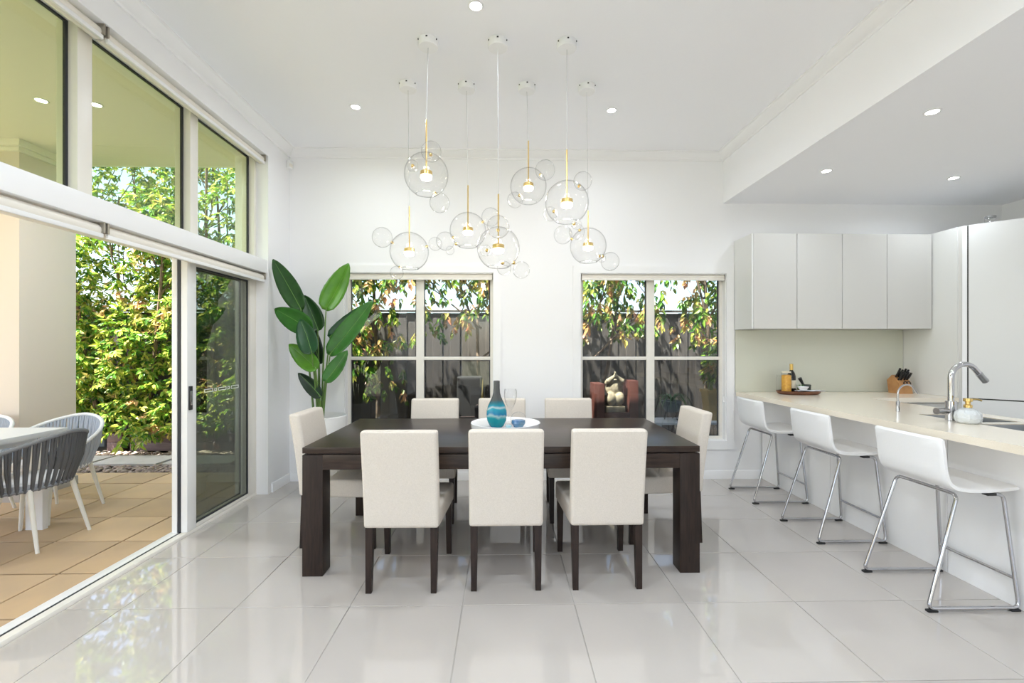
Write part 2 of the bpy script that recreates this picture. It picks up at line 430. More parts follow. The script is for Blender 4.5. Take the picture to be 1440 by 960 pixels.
# ------------------------------------------------------------------ back windows
def back_window(name, x0, x1, mull):
    z0, z1 = WZ
    root = bpy.data.objects.new(name, None); C.objects.link(root); root.location = ((x0 + x1) / 2, YB, z0); root['kind'] = 'structure'
    a = .072
    m = MB()
    m.cells([x0 - a, x0 + .006, x1 - .006, x1 + a], [z0 - a - .012, z0 + .004, z1 - .004, z1 + a], lambda i, j: not (i == 1 and j == 1), YB - .018, YB - .001, 'Y')
    m.build('architrave', 'trim', root)
    m = MB(); m.cells([x0 + .001, x0 + .012, x1 - .012, x1 - .001], [z0 + .001, z0 + .012, z1 - .012, z1 - .001], lambda i, j: not (i == 1 and j == 1), YB, YB + .07, 'Y')
    m.build('reveal_lining', 'trim', root)
    fy0, fy1 = YB + .07, YB + .125
    m = MB(); m.cells([x0 + .002, x0 + .042, x1 - .042, x1 - .002], [z0 + .002, z0 + .040, z1 - .040, z1 - .002], lambda i, j: not (i == 1 and j == 1), fy0, fy1, 'Y')
    m.build('window_frame', 'alu', root)
    MB().rbox(mull[0], mull[1], fy0 - .004, fy1, z0 + .03, z1 - .03, .004).build('mullion', 'alu', root)
    for (p, q) in ((x0 + .042, mull[0]), (mull[1], x1 - .042)):
        MB().rbox(p - .004, q + .004, fy0 - .002, fy1 - .01, 1.243, 1.278, .004).build('sash_rail', 'alu', root)
        for (u, w, gm) in ((z0 + .040, 1.245, 'glass_dim'), (1.276, z1 - .040, 'glass_back')):
            m = MB(); m.cells([p, p + .007, q - .012, q], [u, u + .006, w - .006, w], lambda i, j: not (i == 1 and j == 1), YB + .094, YB + .104, 'Y')
            gk = m.build('glazing_bead', 'gasket', root)
            MB().box(p, q, YB + .098, YB + .100, u, w).build('pane', gm, root)
    MB().rbox(x1 - .028, x1 - .016, YB + .012, YB + .020, .80, .86, .002).build('latch', 'trim', root)
    return root
back_window('window_1', WL[0], WL[1], (-.909, -.827))
back_window('window_2', WR[0], WR[1], (1.525, 1.609))

def roller(name, label, p0, p1, r, axis, group=None):
    t = thing(name, label, 'blind', ((p0[0] + p1[0]) / 2, (p0[1] + p1[1]) / 2, p0[2] - r), 0, group)
    MB().tube([p0, p1], r, 18).build('roller_tube', 'blind', t)
    d = Vector((0, 0, -r))
    if axis == 'X':
        MB().rbox(p0[0] + .004, p1[0] - .004, p0[1] - r - .004, p0[1] - r + .008, p0[2] - r - .010, p0[2] - r + .014, .003).build('bottom_bar', 'alu', t)
        for x in (p0[0], p1[0] - .004): MB().rbox(x, x + .004, p0[1] - r - .01, p0[1] + r, p0[2] - r + .002, p0[2] + r + .006, .001).build('bracket', 'bracket', t)
    else:
        MB().rbox(p0[0] + r - .010, p0[0] + r + .006, p0[1] + .004, p1[1] - .004, p0[2] - r - .006, p0[2] - r + .018, .003).build('bottom_bar', 'aluw', t)
        for y in (p0[1], p1[1] - .006): MB().rbox(p0[0] - r, p0[0] + r + .012, y - .004, y + .008, p0[2] - r * .4, p0[2] + r + .012, .002).build('bracket', 'bracket', t)
    return t
roller('roller_blind', 'rolled cream blind above the window behind the tall potted plant', (WL[0] + .016, YB + .030, 2.112), (WL[1] - .016, YB + .030, 2.112), .027, 'X')
roller('roller_blind', 'rolled cream blind above the window beside the kitchen cabinets', (WR[0] + .016, YB + .030, 2.112), (WR[1] - .016, YB + .030, 2.112), .027, 'X')

# ------------------------------------------------------------------ left glazing: transom, upper window, sliding door
struct(MB().rbox(-2.46, -2.200, YO + .002, YJ - .002, 2.066, 2.190, .006).build('trim_4', 'trim'))
w3 = bpy.data.objects.new('window_3', None); C.objects.link(w3); w3.location = (-2.35, 3.0, 2.19); w3['kind'] = 'structure'
fz0, fz1 = 2.192, 3.163
posts = [(YO + .003, YO + .05), (1.66, 1.75), (2.53, 2.62), (3.427, 3.514), (4.297, YJ - .003)]
for a, b in posts: MB().rbox(-2.415, -2.302, a, b, fz0, fz1, .003).build('post', 'alu', w3)
for k in range(4):
    a, b = posts[k][1], posts[k + 1][0]
    MB().rbox(-2.40, -2.315, a, b, fz1 - .022, fz1, .002).build('head_rail', 'aluw', w3)
    MB().rbox(-2.40, -2.330, a, b, fz0, fz0 + .018, .002).build('sill_rail', 'alu', w3)
    m = MB(); m.cells([a, a + .006, b - .016, b], [fz0 + .018, fz0 + .022, fz1 - .034, fz1 - .022], lambda i, j: not (i == 1 and j == 1), -2.366, -2.352, 'X')
    m.build('glazing_bead', 'gasket', w3)
    MB().box(-2.361, -2.357, a, b, fz0 + .018, fz1 - .022).build('pane', 'glass_green', w3)
for (z, n) in ((3.120, 'upper'), (2.022, 'lower')):
    where = 'below the cornice over the high side window' if n == 'upper' else 'under the white transom over the sliding door'
    roller('roller_blind', 'rolled cream blind ' + where + ', length next to the corner', (-2.252, 2.610, z), (-2.252, YJ - .02, z), .036, 'Y')
    roller('roller_blind', 'rolled cream blind ' + where + ', length towards the living room', (-2.252, YO + .02, z), (-2.252, 2.590, z), .036, 'Y')

d1 = bpy.data.objects.new('door_1', None); C.objects.link(d1); d1.location = (-2.36, 3.9, 0); d1['kind'] = 'structure'
# floor track: cream nosing, black groove, white outer rail
MB().prism([(-2.300, -.002), (-2.300, .010), (-2.306, .020), (-2.352, .020), (-2.352, -.002)], YO, YJ, 'Y').build('track_nosing', 'alu', d1)
MB().box(-2.3655, -2.3525, YO, YJ, -.002, .0205).build('track_groove', 'gasket', d1)
MB().prism([(-2.366, -.002), (-2.366, .022), (-2.430, .022), (-2.46, .0), (-2.46, -.03), (-2.366, -.03)], YO, YJ, 'Y').build('track_rail', 'aluw', d1)
MB().rbox(-2.46, -2.302, YJ - .022, YJ - .002, .0, 2.066, .003).build('jamb', 'alu', d1)
MB().rbox(-2.46, -2.302, YO + .002, YO + .022, .0, 2.066, .003).build('jamb', 'alu', d1)
MB().rbox(-2.46, -2.320, YO + .022, YJ - .022, 2.03, 2.066, .003).build('head', 'alu', d1)
def door_leaf(x0, x1, y0, y1, stile, gm, handle):
    xm = (x0 + x1) / 2
    p = bpy.data.objects.new('door_leaf', None); C.objects.link(p); p.parent = d1
    p.location = Vector((xm, (y0 + y1) / 2, 0)) - d1.location
    def b(mb, n, m): 
        o = mb.build(n, m, p); return o
    b(MB().rbox(x0, x1, y0, y0 + stile, .022, 2.03, .005), 'stile', 'aluw')
    b(MB().rbox(x0, x1, y1 - .085, y1, .022, 2.03, .004), 'stile', 'alu')
    b(MB().rbox(x0 + .004, x1 - .004, y0 + stile, y1 - .085, .022, .046, .003), 'rail', 'alu')
    b(MB().rbox(x0 + .004, x1 - .004, y0 + stile, y1 - .085, 1.985, 2.03, .003), 'rail', 'alu')
    m = MB(); m.cells([y0 + stile, y0 + stile + .004, y1 - .097, y1 - .085], [.046, .056, 1.973, 1.985], lambda i, j: not (i == 1 and j == 1), xm - .006, xm + .006, 'X')
    b(m, 'gasket', 'gasket')
    b(MB().box(xm - .002, xm + .002, y0 + stile, y1 - .085, .046, 1.985), 'pane', gm)
    if handle:
        b(MB().rbox(x1 - .002, x1 + .012, y0 + .012, y0 + .044, .915, 1.09, .004), 'handle', 'black')
        b(MB().rbox(x1 + .010, x1 + .016, y0 + .018, y0 + .036, .95, 1.055, .003), 'latch', 'chrome')
        yy = 3.621
        for w in (.105, .028, .110, .028, .110):       # white safety outline decal on the glass
            m = MB(); m.cells([yy, yy + .006, yy + w - .006, yy + w], [1.022, 1.027, 1.043, 1.048], lambda i, j: not (i == 1 and j == 1), xm + .0022, xm + .0030, 'X')
            b(m, 'decal', 'white'); yy += w + .020
    return p
MB().box(-2.371, -2.351, 3.392, 3.412, .024, 2.028).build('brush_seal', 'gasket', d1)  # dark strip painted in for the shade between the stacked door stiles
door_leaf(-2.350, -2.303, 3.396, YJ - .024, .100, 'glass_door', True)
door_leaf(-2.410, -2.372, 3.388, YJ - .024, .090, 'glass_dim', False)

# ------------------------------------------------------------------ kitchen: benchtop, panels, cabinets
BZ = .910
bt = MB(); bx = [2.440, 2.890, 3.230, 3.370, 4.222]; by = [1.20, 2.30, 2.735, 2.785, 3.140, 4.160, YB - .012]
def bfill(i, j):
    if j == 5: return True
    if i == 3: return False
    return not (i == 1 and j in (1, 3))
bt.cells(bx, by, bfill, BZ - .042, BZ, 'Z')
tag(bt.build('benchtop', 'stone', smooth=None), 'glossy cream stone benchtop running from splashback along breakfast bar', 'benchtop')
bar = thing('breakfast_bar_base', 'white panelled breakfast bar base under the cream benchtop', 'cabinet', (2.9, 3.0, 0))
for (a, b) in ((1.24, 2.745), (2.748, 3.75), (3.753, YB - .020)):
    MB().rbox(2.715, 2.735, a, b, .0, BZ - .043, .001, 1).build('panel', 'trim', bar)
MB().box(2.7355, 3.33, 1.24, 4.14, .0, .60).build('carcass', 'lam', bar)
MB().box(3.30, 3.33, 1.24, 4.14, .60, BZ - .043).build('back_panel', 'lam', bar)
# sink
snk = thing('sink', 'double bowl stainless steel sink set into the cream benchtop', 'sink', (3.06, 2.72, .7))
for (a, b) in ((2.305, 2.730), (2.790, 3.135)):
    m = MB(); x0, x1 = 2.895, 3.225; zb, zt = .70, BZ - .006
    m.add([(x0, a, zt), (x1, a, zt), (x1, b, zt), (x0, b, zt), (x0 + .02, a + .02, zb), (x1 - .02, a + .02, zb), (x1 - .02, b - .02, zb), (x0 + .02, b - .02, zb)],
          [(0, 1, 5, 4), (1, 2, 6, 5), (2, 3, 7, 6), (3, 0, 4, 7), (4, 5, 6, 7)])
    bo = m.build('bowl', 'steel', snk, smooth=None)
    md = bo.modifiers.new('thick', 'SOLIDIFY'); md.thickness = .004; md.offset = 1
    MB().lathe([(.001, 0), (.04, 0), (.045, .004), (.03, .003), (.001, .002)], 16, (3.06, (a + b) / 2, zb + .002)).build('drain', 'chrome', snk)
# base cabinets under the back bench
for k in range(2):
    x0 = 3.375 + k * .424
    t = thing('base_cabinet', 'cream base cabinet below back bench ' + ('next to the breakfast bar' if k == 0 else 'next to the tall pantry'), 'cabinet', (x0 + .21, 4.45, 0))
    MB().box(x0, x0 + .422, 4.215, YB - .02, .10, BZ - .043).build('carcass', 'lam', t)
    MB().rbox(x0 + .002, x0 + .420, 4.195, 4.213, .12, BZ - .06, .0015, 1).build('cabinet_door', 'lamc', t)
    MB().box(x0, x0 + .422, 4.26, 4.28, 0, .10).build('kickboard', 'shadowgap', t)
# wall cabinets
cx = [2.425, 2.874, 3.322, 3.769, 4.215]; YC = 4.422
cl = ['white wall cabinet at the open end beside the window', 'white wall cabinet above the wooden tray, second from the window', 'white wall cabinet in the middle of the run, third from the window', 'white wall cabinet against the tall pantry side']
for k in range(4):
    a, b = cx[k], cx[k + 1]
    t = thing('wall_cabinet', cl[k], 'cabinet', ((a + b) / 2, 4.6, 1.558), 0, None)
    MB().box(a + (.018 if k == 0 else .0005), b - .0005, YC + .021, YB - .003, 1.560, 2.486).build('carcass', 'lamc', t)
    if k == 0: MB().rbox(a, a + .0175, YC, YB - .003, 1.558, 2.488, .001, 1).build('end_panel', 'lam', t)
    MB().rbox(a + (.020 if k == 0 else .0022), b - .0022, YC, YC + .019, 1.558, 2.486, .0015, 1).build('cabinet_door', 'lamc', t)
# pantry with angled door
pan = thing('pantry', 'tall white corner pantry with an angled full height door', 'pantry', (4.7, 4.4, 0))
MB().prism([(4.228, YB - .004), (4.228, 4.175), (4.245, 4.157), (5.05, 3.352), (XR - .004, 3.352), (XR - .004, YB - .004)], .10, 2.470, 'Z').build('carcass', 'lam', pan)
MB().rbox(4.224, 4.2275, 4.178, YB - .014, BZ + .001, 2.493, .0005, 1).build('side_panel', 'lam', pan)
dv = Vector((1, -1, 0)).normalized(); nv = Vector((-1, -1, 0)).normalized(); p0 = Vector((4.226, 4.172, 0))
def diag(a, b, z0, z1, t0, t1):
    m = MB(); q = [p0 + dv * a + nv * t0, p0 + dv * b + nv * t0, p0 + dv * b + nv * t1, p0 + dv * a + nv * t1]
    return m.prism([(v.x, v.y) for v in q], z0, z1, 'Z')
diag(.0, .024, .10, 2.493, -.010, .0015).build('stile', 'lamc', pan)
diag(.026, .058, .10, 2.493, -.010, .014).build('stile', 'trim', pan)
diag(.058, 1.10, .10, 2.49, -.006, .002).build('gap', 'shadowgap', pan)  # dark sheet standing in for the shade between the doors
diag(.068, .62, .915, 2.493, .003, .022).build('pantry_door', 'lam', pan)
diag(.624, 1.10, .915, 2.493, .003, .022).build('pantry_door', 'lam', pan)
diag(.068, .62, .12, .903, .003, .022).build('drawer_front', 'lam', pan)
diag(.624, 1.10, .12, .903, .003, .022).build('drawer_front', 'lam', pan)
MB().prism([(4.228, YB - .004), (4.228, 4.18), (5.05, 3.36), (XR - .004, 3.36), (XR - .004, YB - .004)], 2.471, 2.488, 'Z').build('top_panel', 'lam', pan)
jar = thing('glass_canister', 'small glass canister with steel band standing on top of pantry', 'canister', (4.42, 4.07, 2.488))
MB().lathe([(.001, 0), (.036, 0), (.038, .01), (.038, .055), (.034, .06), (.001, .06)], 20, (4.42, 4.07, 2.4885)).build('jar_body', 'bubble', jar)
MB().lathe([(.039, .0), (.040, .0), (.040, .012), (.039, .012)], 20, (4.42, 4.07, 2.500), True).build('band', 'chrome', jar)
MB().lathe([(.001, 0), (.040, 0), (.040, .014), (.001, .016)], 20, (4.42, 4.07, 2.549)).build('lid', 'steel', jar)
# splashback
tag(MB().rbox(2.436, 4.222, YB - .011, YB - .001, BZ + .0005, 1.557, .0008, 1).build('splashback', 'splash'), 'pale green back painted glass splashback between benchtop and wall cabinets', 'splashback')

# ------------------------------------------------------------------ taps and bench things
def cyl(c, r, h, seg=20, bev=.002):
    return MB().lathe([(.0005, 0), (r - bev, 0), (r, bev), (r, h - bev), (r - bev, h), (.0005, h)], seg, c)
tx, ty = 2.852, 2.862
tp = thing('mixer_tap', 'tall chrome gooseneck mixer tap beside the sink', 'tap', (tx, ty, BZ))
cyl((tx, ty, BZ), .029, .125).build('body', 'chrome', tp)
arc = [Vector((tx, ty, BZ + .12)), Vector((tx, ty, BZ + .27))] + [Vector((tx + .088 - .088 * math.cos(a), ty, BZ + .27 + .088 * math.sin(a))) for a in [R(12 * k) for k in range(1, 13)]]
e = arc[-1]; dd = (arc[-1] - arc[-2]).normalized(); arc += [e + dd * .05, e + dd * .09]
MB().tube(arc, .0165, 14).build('spout', 'chrome', tp)
MB().tube([e + dd * .03, e + dd * .10], .0185, 14).build('spray_head', 'steel', tp)
MB().tube([(tx - .02, ty, BZ + .062), (tx - .075, ty - .01, BZ + .062)], .020, 14).build('valve', 'chrome', tp)
lv = MB().tube([(tx - .075, ty - .01, BZ + .062), (tx - .110, ty - .015, BZ + .062)], .021, 14).build('lever', 'chrome', tp)
fx, fy = 2.852, 3.255
ft = thing('filter_tap', 'slim chrome filtered water tap between mixer and knife block', 'tap', (fx, fy, BZ))
cyl((fx, fy, BZ), .0125, .075).build('body', 'chrome', ft)
ar = [Vector((fx, fy, BZ + .07)), Vector((fx, fy, BZ + .13))] + [Vector((fx + .066 - .066 * math.cos(a), fy, BZ + .13 + .066 * math.sin(a))) for a in [R(14 * k) for k in range(1, 12)]]
dd = (ar[-1] - ar[-2]).normalized(); ar.append(ar[-1] + dd * .035)
MB().tube(ar, .0062, 10).build('spout', 'chrome', ft)
sx, sy = 2.848, 2.752
so = thing('soap_dispenser', 'dimpled clear glass soap dispenser with brass pump', 'dispenser', (sx, sy, BZ))
MB().lathe([(.001, 0), (.045, 0), (.060, .012), (.066, .035), (.062, .062), (.045, .082), (.020, .092), (.016, .096), (.001, .096)], 14, (sx, sy, BZ + .0005)).build('bottle', mat('dimpled_glass', (0.80, 0.84, 0.86), 0.12, bump=(60, 0.9), spec=0.8), so, smooth=15).data.materials[0].node_tree.nodes['Principled BSDF'].inputs['Transmission Weight'].default_value = .15
MB().lathe([(.001, 0), (.021, 0), (.021, .016), (.013, .020), (.013, .034), (.022, .038), (.022, .056), (.001, .058)], 16, (sx, sy, BZ + .097)).build('pump_collar', 'brass', so)
MB().tube([(sx, sy, BZ + .146), (sx + .06, sy, BZ + .146), (sx + .085, sy, BZ + .138)], .005, 8).build('pump_spout', 'brass', so)

# wooden tray and what stands on it
ttx, tty = 2.950, 4.52
tr = tag(MB().lathe([(.001, 0), (.135, 0), (.150, .010), (.160, .034), (.154, .034), (.142, .012), (.13, .008), (.001, .008)], 28, (0, 0, 0)).build('serving_tray', 'walnut'), 'oval dark walnut serving tray on the benchtop below wall cabinets', 'tray')
tr.location = (ttx, tty, BZ + .0005); tr.scale = (1.34, .86, 1)
def jarglass(x, y, r, h, lab, fill):
    j = thing('storage_jar', lab, 'jar', (x, y, BZ + .009))
    MB().lathe([(.001, 0), (r, 0), (r, h), (r * .97, h)], 20, (x, y, BZ + .009)).build('glass_wall', 'bubble', j)
    MB().lathe([(.001, 0), (r * .9, 0), (r * .9, .012), (.001, .012)], 20, (x, y, BZ + .009 + h)).build('lid', 'label' if fill else 'bubble', j)
    if fill: MB().lathe([(.001, .003), (r * .93, .003), (r * .93, h * .86), (r * .6, h * .9), (.001, h * .88)], 14, (x, y, BZ + .009)).build('pasta', 'pasta', j)
jarglass(2.826, 4.515, .046, .205, 'clear glass jar full of golden pasta on the wooden tray', True)
jarglass(2.800, 4.600, .024, .165, 'slim empty glass jar behind the pasta jar', False)
bo = thing('wine_bottle', 'dark glass bottle with gold foil neck on the wooden tray', 'bottle', (2.915, 4.575, BZ + .009))
MB().lathe([(.001, 0), (.036, 0), (.038, .006), (.038, .17), (.030, .20), (.015, .225), (.014, .25), (.001, .25)], 20, (2.915, 4.575, BZ + .009)).build('bottle_body', 'bottle', bo)
MB().lathe([(.001, 0), (.0165, 0), (.0165, .06), (.001, .062)], 16, (2.915, 4.575, BZ + .238)).build('foil', 'gold', bo)
MB().lathe([(.0385, 0), (.0390, 0), (.0390, .08), (.0385, .08)], 20, (2.915, 4.575, BZ + .055), True).build('bottle_label', 'label', bo)
mo = thing('mortar', 'dark granite mortar with leaning pestle behind the white bowl', 'mortar', (3.058, 4.560, BZ + .009))
MB().lathe([(.001, 0), (.034, 0), (.037, .01), (.042, .080), (.037, .083), (.030, .03), (.001, .024)], 20, (3.058, 4.560, BZ + .009)).build('mortar_bowl', 'granite', mo)
MB().tube([(3.058, 4.560, BZ + .05), (3.03, 4.575, BZ + .10), (2.998, 4.573, BZ + .155)], [.010, .012, .019], 10).build('pestle', 'black', mo)
he = thing('herb_bunch', 'small bunch of fresh green herbs between bottle and mortar', 'herbs', (2.978, 4.520, BZ + .03))
vs = []; fs = []
for k in range(70):
    a = random.uniform(0, 6.28); el = random.uniform(.2, 1.4); L = random.uniform(.03, .058)
    d = Vector((math.cos(a) * math.cos(el), math.sin(a) * math.cos(el) * .7, math.sin(el))); b = Vector((2.978 + random.uniform(-.012, .012), 4.520 + random.uniform(-.012, .012), BZ + .045))
    s = d.cross(Vector((random.random(), random.random(), .3))).normalized() * .007; o = len(vs)
    vs += [b, b + d * L * .5 + s, b + d * L, b + d * L * .5 - s]; fs.append((o, o + 1, o + 2, o + 3))
hb = raw('leaves', vs, fs, 'herb', he); hb['kind'] = 'stuff'
MB().tube([(2.978, 4.520, BZ + .03), (2.978, 4.520, BZ + .06)], .012, 8).build('stalks', 'stem', he)
tag(MB().lathe([(.001, 0), (.028, 0), (.030, .004), (.052, .034), (.049, .034), (.028, .008), (.001, .007)], 24, (2.945, 4.440, BZ + .0465)).build('small_bowl', 'ceramic'), 'small white ceramic bowl resting on the folded towel', 'bowl')
m = MB(); nx, ny = 18, 8
for lay in range(2):
    vs = []; fs = []
    for i in range(nx + 1):
        for j in range(ny + 1):
            u, v = i / nx, j / ny
            x = 2.880 + u * .25; y = 4.395 + v * .085 + .012 * math.sin(5 * u)
            z = BZ + .0415 - lay * .005 + .003 * math.sin(9 * u + 4 * v) + .003 * math.cos(13 * v)
            vs.append((x, y, max(z, BZ + .0350)))
    for i in range(nx):
        for j in range(ny): q = i * (ny + 1) + j; fs.append((q, q + 1, q + ny + 2, q + ny + 1))
    m.add(vs, fs)
tag(m.build('folded_towel', 'cloth'), 'folded white tea towel draped across the wooden tray', 'towel')
# knife block
kb = thing('knife_block', 'timber knife block with black handled knives in bench corner', 'knife block', (4.05, 4.60, BZ))
m = MB(); m.prism([(4.52, 0 + BZ), (4.66, BZ), (4.68, BZ + .13), (4.62, BZ + .185), (4.54, BZ + .11)], 3.985, 4.115, 'X'); m.build('block', 'blockwood', kb)
for i, (x, h) in enumerate(((4.008, .09), (4.035, .075), (4.068, .085), (4.095, .075))):
    for row in range(2):
        y = 4.60 - row * .03; z = BZ + .165 - row * .03
        MB().tube([(x, y, z), (x, y - .028, z + .035), (x + .004, y - .05, z + h)], [.008, .011, .009], 8).build('knife_handle', 'black', kb)
for x in (4.035, 4.068): MB().tube([(x + .018 * math.cos(a), 4.515 + .004 * math.sin(a), BZ + .105 + .018 * math.sin(a)) for a in [R(30 * k) for k in range(12)]], .005, 6, closed=True).build('scissor_loop', 'black', kb)

# ------------------------------------------------------------------ dining table
dt = thing('dining_table', 'long dark espresso timber dining table with square legs', 'table', (0, 3.335, 0))
x0, x1, y0, y1 = -1.203, 1.203, 2.775, 3.895
MB().rbox(x0, x1, y0, y1, .738, .774, .003).build('tabletop', 'wood', dt)
MB().box(x0 + .02, x1 - .02, y0 + .02, y1 - .02, .729, .738).build('shadow_rail', 'woodleg', dt)
for x in (x0, x1 - .122):
    for y in (y0, y1 - .122): MB().rbox(x, x + .122, y, y + .122, 0.0, .729, .003).build('leg', 'woodleg', dt)
for y in (y0, y1 - .03): MB().rbox(x0 + .1225, x1 - .1225, y, y + .03, .640, .729, .002).build('apron', 'wood', dt)
for x in (x0, x1 - .03): MB().rbox(x, x + .03, y0 + .1225, y1 - .1225, .640, .729, .002).build('apron', 'woodleg', dt)

# ------------------------------------------------------------------ dining chairs
def make_chair(label, group):
    t = thing('dining_chair', label, 'chair', (0, 0, 0), 0, group)
    # seat: a little wider at the front
    def wseat(c):
        k = (c.y + .24) / .50
        return (c.x * (1 + .13 * k), c.y, c.z)
    s = MB(); s.rbox(-.208, .208, -.225, .262, .352, .472, .022, 3, warp=wseat)
    s.build('seat', 'linen', t)
    def wback(c):
        k = (c.z - .36) / .56
        return (c.x * (1.0 if c.z < .5 else 1.0), c.y - .075 * max(0, k) ** 1.3, c.z)
    b = MB(); 
    bmh = bmesh.new(); bmesh.ops.create_grid(bmh, x_segments=1, y_segments=1, size=.5); bmh.free()
    bb = bmesh.new(); bmesh.ops.create_cube(bb, size=1)
    for v in bb.verts: v.co = Vector((v.co.x * .42, -.2225 + v.co.y * .075, .362 + (v.co.z + .5) * .556))
    bmesh.ops.subdivide_edges(bb, edges=[e for e in bb.edges if abs(e.verts[0].co.z - e.verts[1].co.z) > .3], cuts=5)
    for v in bb.verts: v.co = Vector(wback(v.co))
    sharp = [e for e in bb.edges if e.calc_face_angle(0) > R(50)]
    bmesh.ops.bevel(bb, geom=sharp, offset=.020, segments=3, profile=.6, affect='EDGES')
    b.bm(bb); b.build('backrest', 'linen', t)
    for sx_ in (-1, 1):
        for (yt, yb, fr) in ((-.225, -.245, False), (.232, .245, True)):
            xt = sx_ * (.205 if fr else .182); a = .021; c = .016
            vs = [(xt - a, yt - a, .365), (xt + a, yt - a, .365), (xt + a, yt + a, .365), (xt - a, yt + a, .365),
                  (xt - c, yb - c, 0), (xt + c, yb - c, 0), (xt + c, yb + c, 0), (xt - c, yb + c, 0)]
            MB().add(vs, [(0, 1, 2, 3), (7, 6, 5, 4), (0, 4, 5, 1), (1, 5, 6, 2), (2, 6, 7, 3), (3, 7, 4, 0)]).build('leg', 'woodleg', t, smooth=None)
    return t
ch = make_chair('cream chair on the long side away from windows, at the patio end', None)
ch.location = (-.566, 2.835, 0); ch.rotation_euler = (0, 0, R(-.6))
dup(ch, (.018, 2.85, 0), R(.3), 'cream chair on the long side away from windows, middle of three')
dup(ch, (.593, 2.852, 0), R(.5), 'cream chair on the long side away from windows, at the kitchen end')
dup(ch, (-.604, 3.835, 0), R(180), 'cream chair on the window side of table, at the patio end')
dup(ch, (-.006, 3.835, 0), R(180), 'cream chair on the window side of table, middle of three')
dup(ch, (.589, 3.835, 0), R(180), 'cream chair on the window side of table, at the kitchen end')
dup(ch, (-1.130, 3.365, 0), R(-90), 'cream chair at the table end next to the potted plant')
dup(ch, (1.145, 3.400, 0), R(90), 'cream chair at the table end facing away from the bar stools')

# ------------------------------------------------------------------ centrepiece
cz = .7745; ccx, ccy = .020, 3.33
tag(MB().lathe([(.001, 0), (.235, 0), (.245, .006), (.252, .058), (.247, .060), (.240, .052), (.001, .052)], 48, (ccx, ccy, cz)).build('round_tray', 'ceramic'), 'round white tray stand in the centre of the dining table', 'tray')
def vase_material():
    m = bpy.data.materials.new('swirled_blue_glass'); m.use_nodes = True
    n = m.node_tree.nodes; l = m.node_tree.links; b = n['Principled BSDF']
    tc = n.new('ShaderNodeTexCoord'); sp = n.new('ShaderNodeSeparateXYZ'); l.new(tc.outputs['Object'], sp.inputs[0])
    ns = n.new('ShaderNodeTexNoise'); ns.inputs['Scale'].default_value = 11; ns.inputs['Detail'].default_value = 2; l.new(tc.outputs['Object'], ns.inputs['Vector'])
    ma = n.new('ShaderNodeMath'); ma.operation = 'MULTIPLY_ADD'; ma.inputs[1].default_value = .075; l.new(ns.outputs['Fac'], ma.inputs[0]); l.new(sp.outputs['Z'], ma.inputs[2])
    mr = n.new('ShaderNodeMapRange'); mr.inputs[1].default_value = .035; mr.inputs[2].default_value = .355; l.new(ma.outputs[0], mr.inputs[0])
    r = n.new('ShaderNodeValToRGB'); e = r.color_ramp.elements
    stops = [(0, (.01, .12, .30)), (.08, (.02, .36, .44)), (.20, (.04, .50, .58)), (.25, (.55, .80, .84)), (.29, (.03, .30, .58)), (.38, (.05, .50, .64)), (.42, (.70, .84, .88)), (.47, (.03, .36, .50)), (.55, (.05, .20, .26)), (.60, (.13, .14, .14)), (1, (.16, .165, .17))]
    e[0].position, e[0].color = stops[0][0], (*stops[0][1], 1); e[1].position, e[1].color = stops[-1][0], (*stops[-1][1], 1)
    for p, c in stops[1:-1]: q = e.new(p); q.color = (*c, 1)
    l.new(mr.outputs[0], r.inputs[0]); l.new(r.outputs[0], b.inputs['Base Color'])
    b.inputs['Roughness'].default_value = .04; b.inputs['Transmission Weight'].default_value = .35; b.inputs['IOR'].default_value = 1.3
    return m
v = tag(MB().lathe([(.001, 0), (.040, 0), (.052, .012), (.066, .045), (.071, .080), (.069, .112), (.058, .150), (.043, .182), (.030, .210), (.0235, .235), (.0215, .27), (.0215, .318), (.0175, .318), (.0175, .24), (.001, .235)], 32).build('vase', vase_material()), 'turquoise swirled glass vase with a smoky grey neck', 'vase')
v.location = (-.042, 3.17, cz + .0525)
go = tag(MB().lathe([(.001, .0), (.048, .0), (.046, .004), (.020, .045), (.0065, .085), (.0065, .100), (.022, .125), (.038, .160), (.046, .200), (.045, .235), (.041, .252), (.040, .252), (.044, .200), (.036, .160), (.020, .128), (.001, .112)], 28).build('glass_goblet', 'bubble'), 'tall clear glass goblet standing behind the turquoise vase', 'goblet')
go.location = (.055, 3.27, cz + .0525)
def blue_glass(name, a, b):
    return mat(name, a, .04, noise=16, col2=b, spec=.8)
for (x, y, r, lab, mm) in ((.040, 3.120, .022, 'small clear aqua glass ball beside the turquoise vase', (0.30, 0.58, 0.68)), (.108, 3.162, .050, 'round glass paperweight with deep blue base', (0.20, 0.38, 0.50))):
    t = thing('glass_paperweight', lab, 'ornament', (x, y, cz + .0525))
    MB().lathe([(.001, 0), (r * .6, 0), (r * .98, r * .55), (r * .9, r * .95), (.001, r * 1.05)], 20, (x, y, cz + .0528)).build('coloured_core', blue_glass('blue_core', mm, (0.03, 0.16, 0.42) if r > .03 else (0.55, 0.75, 0.80)), t)
    MB().sphere((x, y, cz + .0528 + r * 1.04), r * 1.04, 24, 14, (1.06, 1.06, 1)).build('glass_shell', 'bubble', t)

